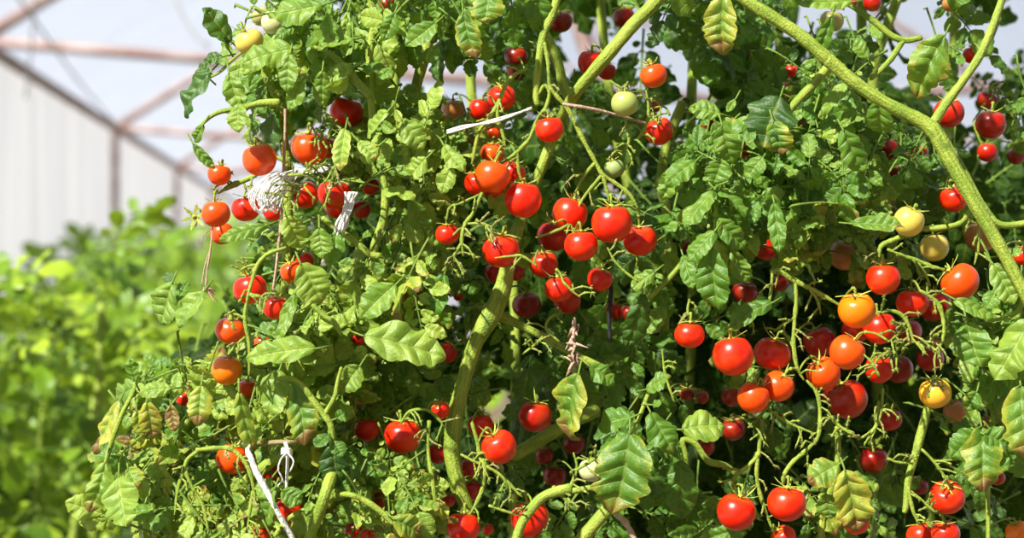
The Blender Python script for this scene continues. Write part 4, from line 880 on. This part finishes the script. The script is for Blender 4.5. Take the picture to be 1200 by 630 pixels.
        o=fo.build('foliage',[FARLEAF,PETIOLE],e); o['kind']='stuff'
        return e
    far=[ # px, depth, height, width, n, size, label
    (-30,2.9,1.52,.7,190,.15,'blurred tomato plant at the left edge with shoots rising against the film wall'),
    (70,3.0,1.22,.7,200,.13,'blurred bright green tomato plant low at the left, in front of its row'),
    (190,3.4,1.18,.7,190,.13,'blurred tomato plant directly left of the withered leaves'),
    (5,3.9,1.50,.7,190,.14,'blurred tomato plant second in the left row, its top leaves against white film'),
    (110,4.3,1.33,.8,220,.14,'blurred tomato plant whose leafy top stands just left of the steel post'),
    (240,4.6,1.34,.8,220,.14,'blurred tomato plant showing below the two orange tomatoes'),
    (40,5.4,1.38,.8,220,.15,'blurred tomato plant in the middle of the left row'),
    (150,5.9,1.36,.9,220,.15,'blurred tomato plant behind the foot of the steel post'),
    (260,6.6,1.44,.9,200,.16,'blurred tomato plant farther back beside the left truss'),
    (330,3.8,1.2,.9,120,.2,'blurred tomato plant seen through gaps of the sunlit bush'),
    (620,4.0,1.25,.9,120,.2,'blurred tomato plant behind the forked stem'),
    (790,4.2,1.62,1.0,120,.2,'blurred tomato plant in the gap left of the arching stem'),
    (1130,4.2,1.55,1.0,120,.2,'blurred tomato plant behind the right edge of the row'),
    ]
    for px,d,h,w,n,size,lab in far:
        p=at(px,0,d); far_plant('tomato_plant',(p[0],p[1],0.02),h,w,int(n*1.5),lab,'blurred tomato plants behind the row',size)
    base=None
    for i,(px,d) in enumerate([(60,8.),(170,8.6),(250,9.5),(110,10.5),(205,11.5),(20,9.5),(160,13.),(225,14.5),(270,12.),(330,10),(420,11),(250,17),(290,20),(210,18.),(240,22)]):
        p=at(px,0,d); p[0]=max(p[0],E0[0]-(d-E0[1])*math.tan(yaw)+.85)
        if base is None:
            base=far_plant('tomato_plant',(p[0],p[1],0.02),1.50,.95,170,'hazy tomato plant in the distant rows down the greenhouse','distant rows of tomato plants',.28); kids=list(base.children)
        else:
            c=base.copy(); COL.objects.link(c); c.location=(p[0],p[1],.02); c.rotation_euler=(0,0,i*1.3); c.scale=(1,1,1+.05*((i*7)%3-.5))
            for k in kids:
                q=k.copy(); COL.objects.link(q); q.parent=c
house()

# ---------------------------------------------------------------- twine, strings, wire
TW=simple_material('white_raffia',(.74,.72,.66),(.88,.87,.84),300,.6,0,.4)
BR=simple_material('brown_string',(.38,.26,.18),(.52,.38,.28),200,.8,0,.4)
BK=simple_material('black_wire',(.012,.012,.014),(.03,.03,.03),80,.4,0,.1)
def tagged(a,name,mats,label,cat,group=None):
    o=a.build(name,mats); o['label']=label; o['category']=cat
    if group: o['group']=group
    return o
a=Acc()
for k in range(13):                                   # loops that hang left, gathered at the right
    u=k/16; e=at(345+rng.normal(0,3),203+rng.normal(0,3),1.385); b=at(385+rng.normal(0,3),197+rng.normal(0,2.5),1.385)
    dz=.012*rng.normal(0,1)
    p=[b,e,at(322+u*8,204+u*9+rng.normal(0,2),1.37+dz),at(300+u*26,217+u*6,1.362+dz),at(292+u*34,234+rng.normal(0,4),1.362+dz),at(302+u*34,249-u*5+rng.normal(0,4),1.366+dz),at(318+u*18,226+u*6,1.375+dz),e+rng.normal(0,.001,3)]
    tube(a,p,[.00055]*len(p),5,6,.1)
tagged(a,'twine_bundle',[TW],'bundle of white raffia twine hanging in loose loops under the ribbed tomato','twine','pieces of white twine')
a=Acc()
for k in range(14):
    o=rng.normal(0,3.6); o2=rng.normal(0,2.2)
    tube(a,[at(412+o,225,1.372+rng.normal(0,.002)),at(407+o2*1.2,243,1.37),at(401+o*.9,262,1.37+rng.normal(0,.002)),at(394+o2,280,1.372),at(383+o2*.7,300,1.376),at(378+o2*.6,311,1.38)],[.0008]*6,5,5,.1)
tagged(a,'twine_strap',[TW],'twisted strap of white twine slanting down from the leaves','twine','pieces of white twine')
a=Acc()
tube(a,[at(294,536,1.352),at(300,552,1.352),at(312,574,1.352),at(324,597,1.353),at(334,615,1.356),at(345,634,1.36)],[.0021,.0023,.0022,.0021,.002,.002],8,5,.08)
tube(a,[at(294,536,1.352),at(290,528,1.356),at(293,522,1.362)],[.0022,.0018,.001],8,4,.1)
tagged(a,'twine',[TW],'thick straight white string slanting over the low red tomato','twine','pieces of white twine')
a=Acc()
for k in range(7):
    o=rng.normal(0,1.8); tube(a,[at(333+o,518,1.36),at(336+o*.6,528,1.358),at(336+o*.5,548,1.358),at(335+o*.4,575,1.36)],[.0009]*4,5,5,.1)
for k in range(5):
    th=np.linspace(0,6.3,10)+rng.random()*6; y=527+k*1.5
    tube(a,[at(336+6*math.cos(t),y+2*math.sin(t)+math.cos(t),1.36+.004*math.sin(t)) for t in th],[.0007]*10,5,2)
tube(a,[at(336,530,1.356),at(329,538,1.352),at(326,550,1.352),at(331,562,1.354),at(322,572,1.356)],[.0006]*5,5,4)
tube(a,[at(337,530,1.356),at(344,540,1.352),at(340,552,1.352)],[.0006]*3,5,4)
tagged(a,'twine_knot',[TW],'knotted white twine with loose ends hanging under the yellowed leaf','twine','pieces of white twine')
a=Acc()
for k in range(4):
    o=rng.normal(0,1.2); tube(a,[at(524,155+o,1.40),at(545,149+o,1.395),at(580,141-o,1.395),at(623,127+o*.5,1.40)],[.0008]*4,5,5,.1)
tagged(a,'twine',[TW],'white twine stretched across the curved truss above the centre cluster','twine','pieces of white twine')
a=Acc(); tube(a,[at(660,122,1.385),at(680,125,1.385),at(705,130,1.39),at(735,138,1.40),at(765,147,1.42)],[.0013,.0014,.0012,.001,.001],6,5,.1)
tagged(a,'cane_twig',[BR],'dry beige twig lying under the pale green tomato','twig')
a=Acc(); tube(a,[at(334,128,1.40),at(334,160,1.40),at(331,230,1.40),at(328,270,1.40),at(324,310,1.40),at(319,346,1.40)],[.0011]*6,6,4,.1); tube(a,[at(335,128,1.401),at(332,200,1.398),at(329,270,1.401),at(320,346,1.40)],[.0009]*4,6,4,.1)
tagged(a,'brown_string',[BR],'straight brown string running down past the twine loops to a red tomato','string')
a=Acc(); tube(a,[at(249,266,1.38),at(247,290,1.38),at(243,315,1.38),at(241,340,1.38)],[.0007]*4,6,4,.2); tube(a,[at(247,290,1.38),at(240,312,1.38),at(236,335,1.378)],[.0005]*3,6,4,.2)
tube(a,[at(247,268,1.38),at(238,276,1.376),at(236,288,1.378)],[.0004]*3,5,4)
for k in range(9):
    v=rng.normal(0,1,3)*.006; p=at(240,338,1.38); tube(a,[p,p+v*.6+np.array([0,0,-.002]),p+v+np.array([0,0,-.005])],[.0008,.0007,.0002],5,3)
tagged(a,'dried_tendril',[BR],'dry brown tendril hanging below the orange tomato by the sepal star','tendril')
a=Acc(); tube(a,[at(716,330,1.43),at(716,345,1.43),at(714,370,1.43),at(715,400,1.43)],[.0016]*4,8,4)
tagged(a,'black_wire',[BK],'short black wire hanging upright below the smaller red tomato','wire')
a=Acc()
for k in range(16):
    p=at(673+rng.normal(0,2.5),378+k*3.4,1.40+rng.normal(0,.002)); v=rng.normal(0,1,3)*.004; tube(a,[p-v*.5,p,p+v+np.array([0,0,-.004])],[.0006,.0016,.0004],5,3,.3)
tube(a,[at(673,372,1.402),at(672,400,1.40),at(671,436,1.40)],[.0012,.0018,.001],6,4,.3)
tagged(a,'withered_leaf',[BR],'shrivelled brown leaf hanging beside the thin side branch','leaf')
a=Acc()
p=at(228,254,1.38)
for k in range(6):
    th=k/6*6.28+.3; v=np.array([math.cos(th),-.25,math.sin(th)]); w=nrm(np.cross(v,[0,1,0]))*.0013
    a.add([p-w*.6,p+w*.6,p+v*.006+w,p+v*.006-w,p+v*.0105+w*.1,p+v*.0105-w*.1],[[0,1,2,3],[3,2,4,5]],tint=.8)
tube(a,[p+np.array([0,-.001,0]),p+np.array([0,.002,0])],[.0018,.0015],8,1)
tube(a,[p,at(236,250,1.387),at(246,240,1.395),at(256,232,1.405)],[.0006]*4,6,4)
tagged(a,'sepal_star',[CALYX],'bare yellow green star of sepals beside the orange tomato against the blur','sepals')
for (pts,lab) in (([(815,555),(822,562)],''),):
    pass
a=Acc(); tube(a,[at(722,602,1.37),at(733,612,1.37),at(745,634,1.37)],[.0021,.0024,.0022],8,4,.25)
tagged(a,'cane_twig',[BR],'brown dead twig at the bottom edge below the brown-tipped leaf','twig')

# ---------------------------------------------------------------- light, sky, camera
sc=bpy.context.scene
sun=bpy.data.lights.new('sun','SUN'); sun.energy=12.5; sun.angle=math.radians(1.4); sun.color=(1,.95,.86)
so=bpy.data.objects.new('sun',sun); COL.objects.link(so); so.rotation_euler=Vector(SUN).to_track_quat('Z','Y').to_euler(); so.location=(-3,-4,6)
w=bpy.data.worlds.new('sky'); sc.world=w; w.use_nodes=True; nt=w.node_tree; nt.nodes.clear()
out=nt.nodes.new('ShaderNodeOutputWorld'); bg=N(nt,'ShaderNodeBackground'); bg.inputs['Strength'].default_value=1.0
tc=N(nt,'ShaderNodeTexCoord'); sp=N(nt,'ShaderNodeSeparateXYZ'); L(nt,tc.outputs['Generated'],sp.inputs[0])
# sky bright with low haze ahead, darkened behind the camera to cut fill light
hz=mixc(nt,smooth(nt,sp.outputs[2],-.05,.6),(.78,.85,.97),(.36,.47,.70)); dk=mixc(nt,smooth(nt,sp.outputs[2],-.1,.7),(.07,.08,.08),(.12,.16,.22))
L(nt,mixc(nt,smooth(nt,sp.outputs[1],-.2,.6),dk,hz),bg.inputs[0]); L(nt,bg.outputs[0],out.inputs[0])
cam=bpy.data.cameras.new('camera'); co=bpy.data.objects.new('camera',cam); COL.objects.link(co); co.location=(0,0,CAMZ); co.rotation_euler=(math.pi/2,0,0)
cam.sensor_width=36; cam.lens=36*F/1200; cam.clip_start=.05; cam.clip_end=300
cam.dof.use_dof=True; cam.dof.focus_distance=1.40; cam.dof.aperture_fstop=6.3
sc.camera=co
vs=sc.view_settings; vs.view_transform='Standard'; vs.look='None'; vs.gamma=1; vs.exposure=0; vs.use_curve_mapping=False
sc.cycles.max_bounces=8; sc.cycles.transparent_max_bounces=12; sc.cycles.use_denoising=True
